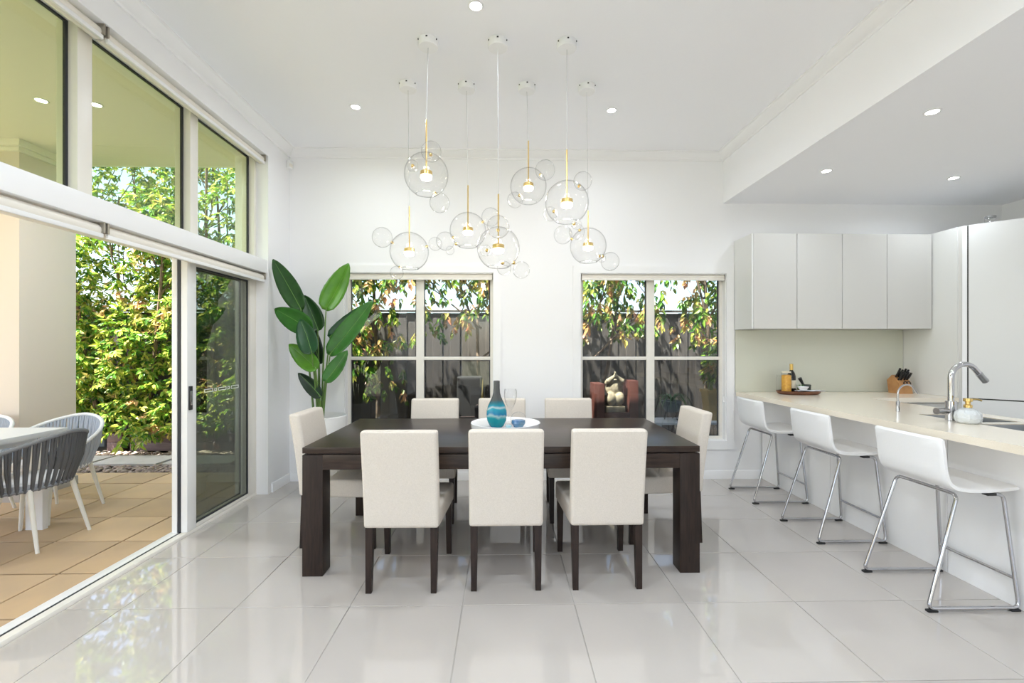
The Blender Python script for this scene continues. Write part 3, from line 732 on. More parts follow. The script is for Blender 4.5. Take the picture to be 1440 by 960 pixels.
# ------------------------------------------------------------------ potted plant
ppx, ppy = -1.700, 4.330
pp = tag(MB().lathe([(.001, 0), (.135, 0), (.150, .012), (.195, .30), (.225, .60), (.230, .735), (.218, .740), (.212, .70), (.205, .68), (.001, .68)], 40, (0, 0, 0)).build('plant_pot', 'pot'), 'tall round white planter pot in the corner behind dining table', 'pot')
pp.location = (ppx, ppy, 0)
pl = thing('bird_of_paradise_plant', 'tall indoor plant with broad upright green paddle leaves', 'plant', (ppx, ppy, .681))
MB().lathe([(.001, .012), (.15, .008), (.203, 0), (.203, -.002)], 24, (ppx, ppy, .684)).build('soil', 'soil', pl)
LV = [((-2.150, 4.30, 2.215), (-1.869, 4.30, 1.721), .165, 0, .10), ((-1.463, 4.32, 2.182), (-1.657, 4.32, 1.723), .200, 1, -.10),
      ((-1.901, 4.42, 1.894), (-1.76, 4.42, 1.534), .165, 0, .3), ((-2.098, 4.22, 1.746), (-1.741, 4.22, 1.533), .180, 2, .0),
      ((-1.830, 4.14, 1.640), (-1.705, 4.14, 1.32), .165, 3, .0), ((-1.877, 4.38, 1.70), (-1.731, 4.38, 1.216), .125, 4, .25),
      ((-1.938, 4.16, 1.419), (-1.669, 4.16, 1.179), .150, 1, .05), ((-1.868, 4.18, 1.152), (-1.641, 4.18, .927), .115, 4, -.1),
      ((-1.217, 4.26, 1.824), (-1.599, 4.26, 1.305), .170, 2, .05), ((-1.429, 4.20, 1.358), (-1.611, 4.20, 1.061), .125, 2, .05),
      ((-1.235, 4.36, 1.835), (-1.640, 4.36, 1.470), .125, 3, -.1)]
for (tip, base, wd, mi, tw) in LV:
    T, B = Vector(tip), Vector(base); ax = T - B; L = ax.length; ax.normalize()
    nrm = Vector((tw, -1, .12)); nrm = (nrm - ax * nrm.dot(ax)).normalized(); side = ax.cross(nrm)
    vs = []; fs = []; N = 14; W = [-1, -.72, -.36, 0, .36, .72, 1]
    for i in range(N + 1):
        u = i / N
        wv = wd * .56 * (math.sin(math.pi * min(1, u * .94 + .06) ** .80) ** .62 if u < 1 else 0.06)
        wv *= 1 if u > .04 else .55
        cen = B + ax * (L * u) + nrm * (-.030 * math.sin(u * math.pi) - .05 * u * u) + Vector((0, 0, -.01 * u))
        for s in W:
            fold = nrm * (wv * .30 * abs(s) ** 1.4) + nrm * (.0025 * math.sin(u * 46) * abs(s))
            vs.append(cen + side * (wv * s) + fold)
    nw = len(W)
    for i in range(N):
        for k in range(nw - 1): q = i * nw + k; fs.append((q, q + 1, q + nw + 1, q + nw))
    me_o = MB().add(vs, fs).build('leaf', 'leaf%d' % mi, pl, smooth=60)
    md = me_o.modifiers.new('thick', 'SOLIDIFY'); md.thickness = .0015; md.offset = 0
    rib = [vs[i * nw + 3] + nrm * .0012 for i in range(N)]
    o = MB().tube(rib, [.0032 * (1 - .75 * i / N) for i in range(N)], 5).build('midrib', 'rib', me_o, local=True)
    # bring the rib into the frame of the plant
    for vert in o.data.vertices: vert.co = vert.co - pl.location
    root_p = Vector((ppx + .045 * (B.x + 1.70) / .15, ppy - .03 + .2 * (B.y - 4.3), .69))
    mid = Vector((root_p.x * .55 + B.x * .45, (root_p.y + B.y) / 2, B.z * .62 + .69 * .38))
    st = bez(root_p, mid, B + ax * .02, 10)
    MB().tube(st, [.011 - .0062 * i / 10 for i in range(11)], 7).build('stalk', 'stem', pl)

# ------------------------------------------------------------------ bar stools
def make_stool(label):
    t = thing('bar_stool', label, 'stool', (0, 0, 0))
    prof = [(-.180, .886), (-.170, .80), (-.160, .71), (-.140, .655), (-.100, .625), (-.03, .612), (.08, .610), (.17, .618), (.235, .624)]
    prof = [(p.x, p.z) for p in fillet([(a, 0, b) for a, b in prof], .05, 3)]
    # pad the open profile into a closed section
    th = .028; n = len(prof); nor = []
    for i in range(n):
        a = Vector(prof[max(i - 1, 0)]); b = Vector(prof[min(i + 1, n - 1)]); d = (b - a).normalized(); nor.append(Vector((-d.y, d.x)))
    ring = [Vector(p) + nor[i] * 0.0 for i, p in enumerate(prof)]; inner = [Vector(p) + nor[i] * th for i, p in enumerate(prof)]
    sec = ring + [ring[-1] + (inner[-1] - ring[-1]) * .5 + Vector((.012, 0))] + inner[::-1] + [ring[0] + (inner[0] - ring[0]) * .5 + Vector((-.001, .012))]
    m = MB(); K = [-.215, -.208, -.19, -.1, 0, .1, .19, .208, .215]; S_ = [.0, .6, 1, 1, 1, 1, 1, .6, .0]
    cenl = [(ring[i] + inner[i]) * .5 for i in range(n)]
    cc = cenl + [cenl[-1]] + cenl[::-1] + [cenl[0]]
    vs = []; fs = []; ns = len(sec)
    for y, s in zip(K, S_):
        for q, p in enumerate(sec):
            c2 = cc[q]; r_ = c2 + (p - c2) * (.55 + .45 * s); vs.append((r_.x - (.010 * (1 - (y / .215) ** 2) if r_.y > .66 else 0), y, r_.y))
    for i in range(len(K) - 1):
        for q in range(ns): q2 = (q + 1) % ns; fs.append((i * ns + q, i * ns + q2, (i + 1) * ns + q2, (i + 1) * ns + q))
    fs.append(tuple(range(ns - 1, -1, -1))); fs.append(tuple((len(K) - 1) * ns + q for q in range(ns)))
    m.add(vs, fs).build('seat_shell', 'leather', t, smooth=50)
    r = .0095
    for s in (-1, 1):
        y = s * .212; yt = s * .185
        path = fillet([(.10, yt, .600), (.185, yt, .600), (.240, y, .016), (-.245, y, .016), (-.062, yt, .598), (-.062, 0, .598)], .035, 5)
        MB().tube(path, r, 10).build('side_frame', 'chrome', t)
        for x in (-.225, .215): MB().rbox(x - .026, x + .026, y - .012, y + .012, 0, .011, .003).build('foot_pad', 'rubber', t)
        MB().rbox(.085, .135, yt - .016, yt + .016, .596, .6105, .003).build('mount', 'black', t)
    MB().tube([(.2262, -.206, .165), (.2262, .206, .165)], .0085, 10).build('footrest', 'chrome', t)
    return t
st = make_stool('white and chrome bar stool nearest the sink, end of the bar')
st.location = (2.457, 2.555, 0)
dup(st, (2.452, 3.380, 0), 0, 'white and chrome bar stool in the middle of the three')
dup(st, (2.448, 4.200, 0), 0, 'white and chrome bar stool by the back wall and window')

# ------------------------------------------------------------------ pendant lights
PD = [(-0.492, 3.035, -0.504, 2.511, 0.144, 2.877, [(0.042, -0.06, 0.129, 0.065), (0.084, 0.02, -0.176, 0.066), (-0.069, -0.11, 0.017, 0.036)], 'hung highest in the row away from windows, patio end'),
      (-0.033, 3.035, -0.029, 2.03, 0.141, 2.388, [(-0.001, -0.09, 0.118, 0.073), (0.151, -0.02, -0.146, 0.056), (0.038, -0.08, -0.145, 0.046), (-0.08, -0.11, -0.038, 0.036)], 'hung lowest in the row away from windows, above vase'),
      (0.425, 3.035, 0.425, 2.334, 0.144, 2.686, [(0.097, -0.05, 0.127, 0.06), (-0.118, -0.07, -0.096, 0.046), (0.074, 0.05, -0.18, 0.053)], 'at mid height in the row away from windows, kitchen end'),
      (-0.727, 3.54, -0.718, 2.111, 0.148, 2.46, [(-0.207, 0, 0.108, 0.077), (-0.085, -0.05, -0.172, 0.051), (0.186, 0.09, 0.081, 0.053)], 'hung lowest in the row nearest windows, patio end'),
      (-0.279, 3.54, -0.268, 2.273, 0.14, 2.623, [(-0.171, -0.02, -0.085, 0.071), (0.175, 0, 0.107, 0.071), (-0.134, -0.03, -0.158, 0.033)], 'second from the patio end in row nearest windows'),
      (0.186, 3.54, 0.198, 2.618, 0.14, 2.97, [(0.127, -0.03, 0.116, 0.076), (-0.105, -0.08, -0.131, 0.059)], 'hung highest in the row nearest windows, third from patio'),
      (0.65, 3.54, 0.661, 2.159, 0.14, 2.434, [(0.171, 0, -0.118, 0.071), (0.092, -0.06, -0.105, 0.032), (-0.198, -0.02, 0.082, 0.071), (-0.098, -0.06, 0.149, 0.038)], 'at the kitchen end of the row nearest windows')]
for (cx_, cy_, gx, gz, gr, zt, bubs, lab) in PD:
    t = thing('pendant_light', 'clear bubble pendant ' + lab, 'pendant light', (cx_, cy_, ZC), 0, 'clear glass bubble pendants over the dining table')
    MB().lathe([(.001, 0), (.064, 0), (.066, -.003), (.066, -.044), (.062, -.050), (.001, -.050)], 28, (cx_, cy_, ZC)).build('ceiling_canopy', 'white', t)
    for a in (-150, -90, -30):
        px_, py_ = cx_ + .0658 * math.cos(R(a)), cy_ + .0658 * math.sin(R(a))
        MB().rbox(px_ - .006, px_ + .006, py_ - .001, py_ + .001, ZC - .020, ZC - .010, .0005, 1).build('vent_slot', 'black', t)
    MB().tube([(cx_, cy_, ZC - .050), (gx, cy_, zt)], .0017, 6).build('cable', 'cable', t)
    dz = gz + .010
    MB().tube([(gx, cy_, zt), (gx, cy_, dz + .018)], .0052, 8).build('stem', 'brass', t)
    MB().lathe([(.001, .024), (.008, .024), (.010, .019), (.036, .018), (.0395, .015), (.0395, -.008), (.037, -.010), (.001, -.010)], 24, (gx, cy_, dz - .004)).build('lamp_housing', 'brass', t)
    MB().lathe([(.001, -.0105), (.037, -.0105), (.037, -.028), (.031, -.036), (.001, -.038)], 24, (gx, cy_, dz - .004)).build('lamp_disc', 'glow', t)
    # globe: open collar at top and a cut, rolled opening at the bottom
    prof = []
    for k in range(25):
        a = R(172 - k * (172 - 30) / 24); prof.append((gr * math.sin(a), gr * math.cos(a)))   # from bottom opening up
    prof = [(gr * math.sin(R(28)) * (.93), -gr * math.cos(R(28)) + .004)] + [(gr * math.sin(R(28 + k * (176 - 28) / 24)), -gr * math.cos(R(28 + k * (176 - 28) / 24))) for k in range(25)]
    mm = MB(); mm.open = True; mm.lathe(prof, 36, (gx, cy_, gz)); gl = mm.build('glass_globe', 'bubble', t, smooth=80)
    MB().tube([(gx + gr * math.sin(R(28)) * math.cos(R(15 * k)), cy_ + gr * math.sin(R(28)) * math.sin(R(15 * k)), gz - gr * math.cos(R(28))) for k in range(24)], .0022, 5, closed=True).build('rim', 'bubble', t)
    for (bx_, by_, bz_, br) in bubs:
        c = Vector((gx + bx_, cy_ + by_, gz + bz_)); d = Vector((bx_, by_, bz_)); dl = d.length; d.normalize()
        bo_ = MB().sphere(c, br, 24, 14).build('small_bubble', 'bubble', t, smooth=80)
        kn = Vector((gx, cy_, gz)) + d * min(gr, max(dl - br, gr * .9))
        MB().sphere(kn, .0115, 12, 8).build('brass_knob', 'brass', bo_, local=False)
    ld = bpy.data.lights.new('pendant_lamp', 'POINT'); ld.energy = 2.3; ld.color = (1, .92, .82); ld.shadow_soft_size = .03
    lo = bpy.data.objects.new('pendant_lamp', ld); C.objects.link(lo); lo.parent = t; lo.location = Vector((gx, cy_, dz - .075)) - t.location

# ------------------------------------------------------------------ downlights
def downlight(x, y, z, label, power):
    t = thing('downlight', label, 'downlight', (x, y, z), 0, 'recessed ceiling downlights')
    MB().lathe([(.034, .002), (.046, .001), (.048, -.002), (.046, -.004), (.036, -.005), (.034, -.002)], 24, (x, y, z), True).build('trim_ring', 'white', t)
    MB().lathe([(.001, -.0015), (.034, -.0015), (.034, .001), (.001, .001)], 24, (x, y, z)).build('lens', 'lens', t)
    ld = bpy.data.lights.new('downlight_lamp', 'AREA'); ld.shape = 'DISK'; ld.size = .07; ld.energy = power; ld.color = (.83, .912, 1.0); ld.spread = R(165)
    lo = bpy.data.objects.new('downlight_lamp', ld); C.objects.link(lo); lo.parent = t; lo.location = (0, 0, -.012)
    return t
downlight(-.160, 2.723, ZC, 'round downlight in high ceiling on the living room side of the pendants', LAMP_W)
downlight(-1.239, 3.886, ZC, 'round downlight in high ceiling above the potted plant side', LAMP_W * .6)
downlight(.929, 3.900, ZC, 'round downlight in high ceiling between pendants and bulkhead', LAMP_W * .45)
downlight(2.753, 2.885, ZK, 'round downlight in lowered kitchen ceiling above the mixer tap', LAMP_W * .38)
downlight(2.766, 3.867, ZK, 'round downlight in lowered kitchen ceiling above the bar end by the wall cabinets', LAMP_W * .38)
downlight(4.016, 4.006, ZK, 'round downlight in lowered kitchen ceiling in front of the pantry', LAMP_W * .38)
for k, (x, y) in enumerate(((-1.2, 1.1), (1.0, 1.1), (-1.2, -.6), (1.0, -.6), (-1.2, -2.2), (1.0, -2.2))):  # unseen downlights added behind the camera to fill the room with light
    downlight(x, y, ZC, 'round downlight in high ceiling of the living area, ' + ('first', 'first', 'second', 'second', 'third', 'third')[k] + ' row, ' + ('patio', 'kitchen')[k % 2] + ' side', LAMP_W * 1.5)
for k, y in enumerate((1.6, .0, -1.8)):  # unseen kitchen downlights added as fill, outside the camera view
    downlight(4.0, y, ZK, 'round downlight in lowered kitchen ceiling behind the bar, ' + ('first', 'second', 'third')[k] + ' from the pantry', LAMP_W * .5)

# motion sensor in the corner
ms = thing('motion_sensor', 'small white motion sensor high in the corner under the cornice', 'sensor', (-2.178, 4.72, 3.20))
MB().rbox(-2.194, -2.150, 4.690, 4.750, 3.195, 3.275, .010, 3).build('housing', 'white', ms)
MB().rbox(-2.160, -2.145, 4.685, 4.735, 3.205, 3.240, .006, 2).build('lens', 'blind', ms)

# ================================================================== outside
struct(MB().box(-40, 40, -40, 40, -.5, -.14).build('ground', 'lawn'))
pat = struct(MB().box(-8.2, -2.46, YF - 1, 5.23, -.14, -.045).build('patio', 'joint'))
PS = .480; pm = {}
px0 = [-2.760 + PS * k for k in range(-11, 1)] + [-2.462]
py0 = [2.905 + PS * k for k in range(-6, 5)] + [5.235]
for i in range(len(px0) - 1):
    for j in range(len(py0) - 1):
        a, b = px0[i] + .0065, px0[i + 1] - .0065; c, d = py0[j] + .0065, py0[j + 1] - .0065
        k = (round(b - a, 3), round(d - c, 3))
        if k not in pm:
            o = MB().rbox(-k[0] / 2, k[0] / 2, -k[1] / 2, k[1] / 2, -.03, 0, .003, 1).build('paver', 'paver', pat, local=True); pm[k] = o.data
        else:
            o = bpy.data.objects.new('paver', pm[k]); C.objects.link(o); o.parent = pat
        o.location = ((a + b) / 2, (c + d) / 2, -.030 + random.uniform(-.0015, .0015))
# patio roof lining and pillar
struct(MB().box(-8.2, -2.502, YF - 1.2, 4.815, 3.25, 3.33).build('soffit', 'soffit'))
struct(MB().box(-8.2, -2.502, 4.815, 4.85, 3.25, 3.62).build('fascia', 'trim'))
pil = thing('pillar', 'thick rendered beige pillar carrying the patio roof', 'pillar', (-4.8, 4.53, -.03))
MB().rbox(-5.25, -4.389, 4.253, 4.809, -.03, 3.25, .004).build('shaft', 'render', pil)
for (a, b, z0, z1) in ((.03, .03, 3.15, 3.19), (.055, .055, 3.19, 3.25)):
    MB().rbox(-5.25 - a, -4.389 + a, 4.253 - b, 4.809 + b, z0, z1, .006).build('capital_moulding', 'soffit', pil)
MB().rbox(-5.262, -4.377, 4.241, 4.821, -.03, .06, .004).build('plinth', 'slab', pil)
for (x, y, lab) in ((-3.503, 3.553, 'round downlight in the patio roof lining nearer the pillar'), (-3.142, 3.607, 'round downlight in the patio roof lining nearer the glass')):
    downlight(x, y, 3.25, lab, 8)

# ------------------------------------------------------------------ outdoor table and rope chairs
ot = thing('outdoor_table', 'white slab legged outdoor dining table on the sandstone patio', 'table', (-4.18, 2.85, -.03))
MB().rbox(-4.90, -3.46, 1.95, 3.72, .700, .740, .004).build('tabletop', 'whitemetal', ot)
for x in (-4.76, -3.66): MB().rbox(x, x + .03, 2.02, 3.65, .635, .6995, .003).build('apron', 'whitemetal', ot)
for y in (1.99, 3.65): MB().rbox(-4.729, -3.661, y, y + .03, .635, .6995, .003).build('apron', 'whitemetal', ot)
for x in (-4.80, -3.67):
    for y in (2.03, 3.60): MB().rbox(x, x + .13, y, y + .045, -.030, .6345, .003).build('leg', 'whitemetal', ot)
def rope_chair(label, rope, rim, legm):
    t = thing('rope_armchair', label, 'chair', (0, 0, 0))
    N = 58; A0 = R(118)
    def top(u):    # u -1..1 around the back
        a = u * A0; h = .80 - .25 * abs(u) ** 1.6
        return Vector((.325 * math.sin(a), -.315 * math.cos(a) + .02, h))
    def low(u):
        a = u * A0; return Vector((.255 * math.sin(a), -.235 * math.cos(a) + .03, .425 - .02 * abs(u)))
    rp = [top(-1 + 2 * i / 40) for i in range(41)]
    rp = [low(-1) + Vector((0, .02, 0))] + rp + [low(1) + Vector((0, .02, 0))]
    MB().tube(fillet(rp, .03, 2), .014, 8).build('rim', rim, t)
    ring = [Vector((.255 * math.sin(R(a)), -.235 * math.cos(R(a)) + .03, .425 - .02 * min(1, abs(a if a <= 180 else 360 - a) / 118))) for a in range(0, 360, 12)]
    MB().tube(ring, .014, 8, closed=True).build('seat_ring', rim, t)
    for i in range(N):
        u = -.985 + 1.97 * i / (N - 1)
        du = .018 * (1 if i % 2 else -1)
        a, b = top(u), low(max(-1, min(1, u + du)))
        out = Vector((a.x, a.y, 0)).normalized() * .018
        MB().tube([a + Vector((0, 0, .010)), (a * .5 + b * .5) + out, b + Vector((0, 0, -.012))], .0105, 6).build('rope', rope, t)
    MB().lathe([(.001, .0), (.215, 0), (.232, .015), (.232, .045), (.215, .062), (.001, .066)], 28, (0, .03, .408)).build('cushion', 'cushion', t)
    for sx_ in (-1, 1):
        MB().tube([(sx_ * .16, -.15, .42), (sx_ * .205, -.245, .0)], [.017, .011], 10).build('leg', legm, t)
        MB().tube([(sx_ * .17, .20, .41), (sx_ * .215, .27, .0)], [.017, .011], 10).build('leg', legm, t)
    return t
rc = rope_chair('charcoal rope armchair with pale legs, patio table side beside the door', 'rope', 'rope_rim', 'palemetal')
rc.location = (-3.42, 3.385, -.03); rc.rotation_euler = (0, 0, R(92))
dup(rc, (-3.42, 2.620, -.03), R(88), 'charcoal rope armchair with pale legs, same table side, further from the pillar')
rl = rope_chair('pale grey rope armchair with white rim at the pillar end of patio table', 'ropel', 'whitemetal', 'palemetal')
rl.location = (-3.80, 3.96, -.03); rl.rotation_euler = (0, 0, R(180))
dup(rl, (-4.48, 3.86, -.03), R(180), 'pale grey rope armchair with white rim directly in front of the pillar')

# ------------------------------------------------------------------ garden: pebbles, slabs, planters, fence
gb = struct(MB().box(-8.2, XR + 3, 4.99, 9.0, -.14, -.075).build('garden_bed', 'mulch'))
base_ico = bmesh.new(); bmesh.ops.create_icosphere(base_ico, subdivisions=1, radius=1); base_ico.verts.index_update()
iv = [v_.co.copy() for v_ in base_ico.verts]; fi = [[q.index for q in f_.verts] for f_ in base_ico.faces]; base_ico.free()
pv = []; pf_ = []
for k in range(3000):
    x = random.uniform(-6.6, -2.6); y = random.uniform(5.27, 6.38); r_ = random.uniform(.018, .042); ang = random.uniform(0, 3.14); ca, sa = math.cos(ang), math.sin(ang)
    z = -.072 + random.uniform(0, .03); s1, s2, s3 = r_ * random.uniform(.9, 1.5), r_ * random.uniform(.6, .9), r_ * random.uniform(.4, .65); o = len(pv)
    for c in iv: a_, b_ = c.x * s1, c.y * s2; pv.append((x + a_ * ca - b_ * sa, y + a_ * sa + b_ * ca, z + c.z * s3))
    pf_ += [tuple(q + o for q in f) for f in fi]
pb = raw('pebble_bed', pv, pf_, 'pebble', None, True); pb['kind'] = 'stuff'; tag(pb, 'loose brown river pebbles beyond the sandstone patio', 'pebbles')
for k, (a, b, lab) in enumerate(((-4.95, -4.18, 'grey stepping slab in the pebbles in front of the small planter'), (-4.10, -3.32, 'grey stepping slab in the pebbles nearer the glass door'), (-5.8, -5.03, 'grey stepping slab in the pebbles behind the pillar'))):
    tag(MB().prism([(a, 5.60), (b, 5.60), (b + .02, 6.03), (a - .03, 6.03)], -.05, -.022, 'Z').build('stepping_slab', 'slab'), lab, 'slab')
for (a, b, n, lab) in ((-5.44, -5.24, 1, 'short square stained timber planter at the foot of the hedge'), (-5.13, -2.75, 3, 'long low stained timber planter under the hedge')):
    t = thing('garden_planter', lab, 'planter', ((a + b) / 2, 6.5, -.05))
    for i in range(2): MB().rbox(a, b, 6.415, 6.445, -.05 + i * .122, .068 + i * .122, .004).build('board', 'planterwood', t)
    MB().rbox(a, a + .03, 6.446, 6.75, -.05, .19, .004).build('side_board', 'planterwood', t)
    MB().rbox(b - .03, b, 6.446, 6.75, -.05, .19, .004).build('side_board', 'planterwood', t)
    MB().box(a + .03, b - .03, 6.446, 6.75, -.05, .16).build('soil', 'soil', t)
fe = thing('paling_fence', 'weathered dark timber paling fence behind the garden beds', 'fence', (-2, 7.4, -.1))
k = 0; x = -9.0
while x < 6.2:
    o = MB().rbox(-.0745, .0745, -.009, .009, 0, 2.03, .003, 1).build('board', 'fence', fe, local=True) if k == 0 else None
    if k == 0: bd = o.data
    else:
        o = bpy.data.objects.new('board', bd); C.objects.link(o); o.parent = fe
    o.location = Vector((x, 7.40 + (k % 2) * .019, -.1)) - fe.location + Vector((0, 0, random.uniform(-.006, .006)))
    x += .142; k += 1
for z in (.35, 1.65): MB().rbox(-9.1, 6.2, 7.430, 7.468, z, z + .08, .003).build('rail', 'fence', fe)
MB().rbox(-9.1, 6.2, 7.36, 7.45, 1.945, 1.976, .003).build('capping', 'fence', fe)
for (a, lab) in ((-6.10, 'slate blue retaining board standing beside the rope armchairs behind the pebbles'), (-5.78, 'slate blue retaining board standing next to the short planter')):
    t = thing('retaining_board', lab, 'board', (a, 6.85, -.1)); MB().rbox(a, a + .26, 6.84, 6.87, -.1, .30, .004).build('panel', 'slate', t); MB().rbox(a + .27, a + .30, 6.83, 6.88, -.1, .33, .004).build('stake', 'gasket', t)

# ------------------------------------------------------------------ foliage
def leafy(vs, fs, b, d, L, w, nrm):
    s = d.cross(nrm).normalized(); up = s.cross(d).normalized(); o = len(vs); f = w * .35
    vs += [b, b + d * L * .35 + s * w + up * f, b + d * L * .72 + s * w * .72 + up * f * .5 - up * L * .06, b + d * L - up * L * .16,
           b + d * L * .72 - s * w * .72 + up * f * .5 - up * L * .06, b + d * L * .35 - s * w + up * f]
    fs += [(o, o + 1, o + 2, o + 3), (o, o + 3, o + 4, o + 5)]
def twig_leaves(vs, fs, p, d, n, L, w):
    q = p.copy()
    for i in range(n):
        d = (d + Vector((random.uniform(-.12, .12), random.uniform(-.12, .12), -.10 + random.uniform(-.08, .04)))).normalized()
        q = q + d * (L * .42)
        sd = Vector((random.uniform(-1, 1), random.uniform(-1, 1), random.uniform(-.6, .5))).normalized()
        for sgn in (-1, 1):
            ld_ = (d * .65 + sd * sgn * .8 + Vector((0, 0, -.25))).normalized()
            leafy(vs, fs, q, ld_, L * random.uniform(.75, 1.15), w * random.uniform(.8, 1.1), Vector((random.uniform(-.4, .4), random.uniform(-1, -.2), random.uniform(.2, 1))).normalized())
    leafy(vs, fs, q, d, L, w, Vector((0, -.6, .8)))
def branch(m, p, d, L, r, depth, tips, lim=None):
    n = 6; pts = [p.copy()]; q = p.copy()
    for i in range(n):
        d = (d + Vector((random.uniform(-.16, .16), random.uniform(-.12, .12), random.uniform(-.05, .12)))).normalized(); q = q + d * (L / n)
        if lim: q.x = min(max(q.x, lim[0]), lim[1]); q.y = min(max(q.y, lim[2]), lim[3]); q.z = min(q.z, lim[4])
        pts.append(q.copy())
        if depth > 0 and i >= 1 and random.random() < .62:
            bd_ = (d * .6 + Vector((random.uniform(-1, 1), random.uniform(-.7, .7), random.uniform(-.1, .7)))).normalized()
            branch(m, q, bd_, L * random.uniform(.45, .65), r * .55, depth - 1, tips, lim)
        if depth <= 1: tips.append((q.copy(), d.copy()))
    m.tube(pts, [r * (1 - .6 * i / n) for i in range(n + 1)], 6 if depth > 0 else 4)

def hedge_shrub(label, xa, xb, ya, yb, zt, dens):
    t = thing('hedge_shrub', label, 'hedge', ((xa + xb) / 2, (ya + yb) / 2, 0.0))
    m = MB(); tips = []
    for k in range(3):
        branch(m, Vector((xa + (xb - xa) * (k + .5) / 3 + random.uniform(-.1, .1), (ya + yb) / 2 + .05, .165)), Vector((random.uniform(-.2, .2), random.uniform(-.15, .1), 1)), zt * .95, .030, 2, tips, (xa + .05, xb - .05, ya + .3, yb - .05, zt))
    m.build('branches', 'bark', t)
    vs = []; fs = []
    n = int(dens * (xb - xa) * zt)
    for k in range(n):
        x_ = random.uniform(xa + .10, xb - .10); z_ = random.uniform(.22, zt)
        if z_ > zt * .78 and random.random() < .30: continue
        bump = .22 * math.sin(x_ * 3.1 + z_ * 1.7) + .16 * math.sin(z_ * 4.3 - x_ * 2.2)
        dep = random.random() ** 1.6
        y_ = ya + .22 + bump * .6 + dep * (yb - ya - .2) + max(0, z_ - 2.2) * .05
        p = Vector((x_, min(y_, 6.85), z_))
        d = Vector((random.uniform(-.8, .8), random.uniform(-1, .1), random.uniform(-.5, .7))).normalized()
        twig_leaves(vs, fs, p, d, random.choice((3, 4, 5)), random.uniform(.075, .105), random.uniform(.016, .023))
    f = raw('foliage', vs, fs, 'hedge', t); f['kind'] = 'stuff'
    return t
hl = ['leafy screening shrub with pink new tips, behind the pillar', 'leafy screening shrub with pink new tips, behind the short planter', 'leafy screening shrub with pink new tips, over the long planter', 'leafy screening shrub with pink new tips, seen through the glass door leaf']
for k, (a, b) in enumerate(((-8.6, -6.9), (-6.9, -5.4), (-5.4, -4.1), (-4.1, -2.7))):
    hedge_shrub(hl[k], a, b, 6.05, 7.05, 4.3, 270 if k else 120)

def tree(label, x, y, h, zlo, dens, spread=1.0):
    t = thing('garden_tree', label, 'tree', (x, y, -.08)); m = MB(); tips = []
    branch(m, Vector((x, y, -.08)), Vector((.05, 0, 1)), h, .034, 2, tips, (x - .8, x + .8, 6.0, 7.0, h))
    for k in range(4): branch(m, Vector((x, y, h * (.35 + .12 * k))), Vector((random.uniform(-1, 1), random.uniform(-.6, .3), .7)).normalized(), 1.1 * spread, .016, 1, tips, (x - .8, x + .8, 6.0, 7.0, h))
    m.build('trunk', 'bark', t); vs = []; fs = []
    for k in range(dens):
        if k % 3: p = Vector((x + random.gauss(0, .36 * spread), random.uniform(5.75, 6.75), zlo + .45 + (h - zlo - .4) * random.random() ** .75))
        else: p = random.choice(tips)[0] + Vector((random.uniform(-.2, .2), random.uniform(-.2, .1), random.uniform(-.2, .1)))
        if p.z < zlo: continue
        p.x = min(max(p.x, x - .85), x + .85); p.y = min(max(p.y, 5.7), 6.95)
        twig_leaves(vs, fs, p, Vector((random.uniform(-.6, .6), random.uniform(-.5, .3), -.7)).normalized(), random.choice((2, 3, 4)), random.uniform(.085, .125), random.uniform(.018, .026))
    f = raw('foliage', vs, fs, 'treeleaf', t); f['kind'] = 'stuff'
tree('slender garden tree outside the window behind the potted plant', -1.75, 6.45, 3.4, .30, 420)
tree('slender forked garden tree outside the middle of the same window', -.30, 6.55, 3.5, 1.35, 330)
tree('slender garden tree outside the left sash of the kitchen side window', 1.30, 6.50, 3.5, 1.15, 360)
tree('slender garden tree outside the right sash of the kitchen side window', 2.85, 6.5, 3.5, 1.05, 400)

# things outside the back windows; some are solid stand-ins for reflection-like shapes
st_ = thing('garden_statue', 'weathered sandstone kneeling torso statue seen through the kitchen side window', 'statue', (1.482, 6.10, .52))  # solid statue added where the pane shows a reflection-like figure
MB().rbox(1.36, 1.61, 6.0, 6.20, .521, .60, .008).build('base', 'sandstone', st_)
body = MB()
body.sphere((1.435, 6.06, .70), .075, 16, 12, (.95, 1.1, 1.25)); body.sphere((1.545, 6.06, .70), .075, 16, 12, (.95, 1.1, 1.25))
body.sphere((1.490, 6.11, .83), .115, 18, 12, (1.02, .8, 1.1)); body.tube([(1.39, 6.09, .90), (1.40, 6.05, .93), (1.485, 6.03, 1.00)], [.040, .038, .022], 10)
body.tube([(1.59, 6.09, .90), (1.58, 6.05, .93), (1.495, 6.03, 1.00)], [.040, .038, .022], 10); body.tube([(1.49, 6.04, .98), (1.49, 6.05, 1.06)], [.028, .010], 10)
bo2 = body.build('figure', 'sandstone', st_); rm = bo2.modifiers.new('fuse', 'REMESH'); rm.mode = 'VOXEL'; rm.voxel_size = .010; rm.use_smooth_shade = True
ni = thing('timber_niche', 'mahogany open niche around the sandstone statue', 'niche', (1.49, 6.2, -.08))  # niche added for the reflection-like red-brown shapes beside the statue
MB().rbox(1.20, 1.335, 5.98, 6.30, -.08, .90, .01).build('side_panel', 'mahog', ni); MB().rbox(1.66, 1.78, 5.98, 6.30, -.08, .94, .01).build('side_panel', 'mahog', ni)
MB().rbox(1.336, 1.659, 5.98, 6.30, .44, .52, .004).build('shelf', 'mahog', ni); MB().rbox(1.336, 1.659, 6.28, 6.30, -.08, .94, .004).build('back_panel', 'blackfab', ni)
be = thing('garden_bench', 'low white slatted bench under the kitchen side window', 'bench', (2.35, 5.78, -.08))
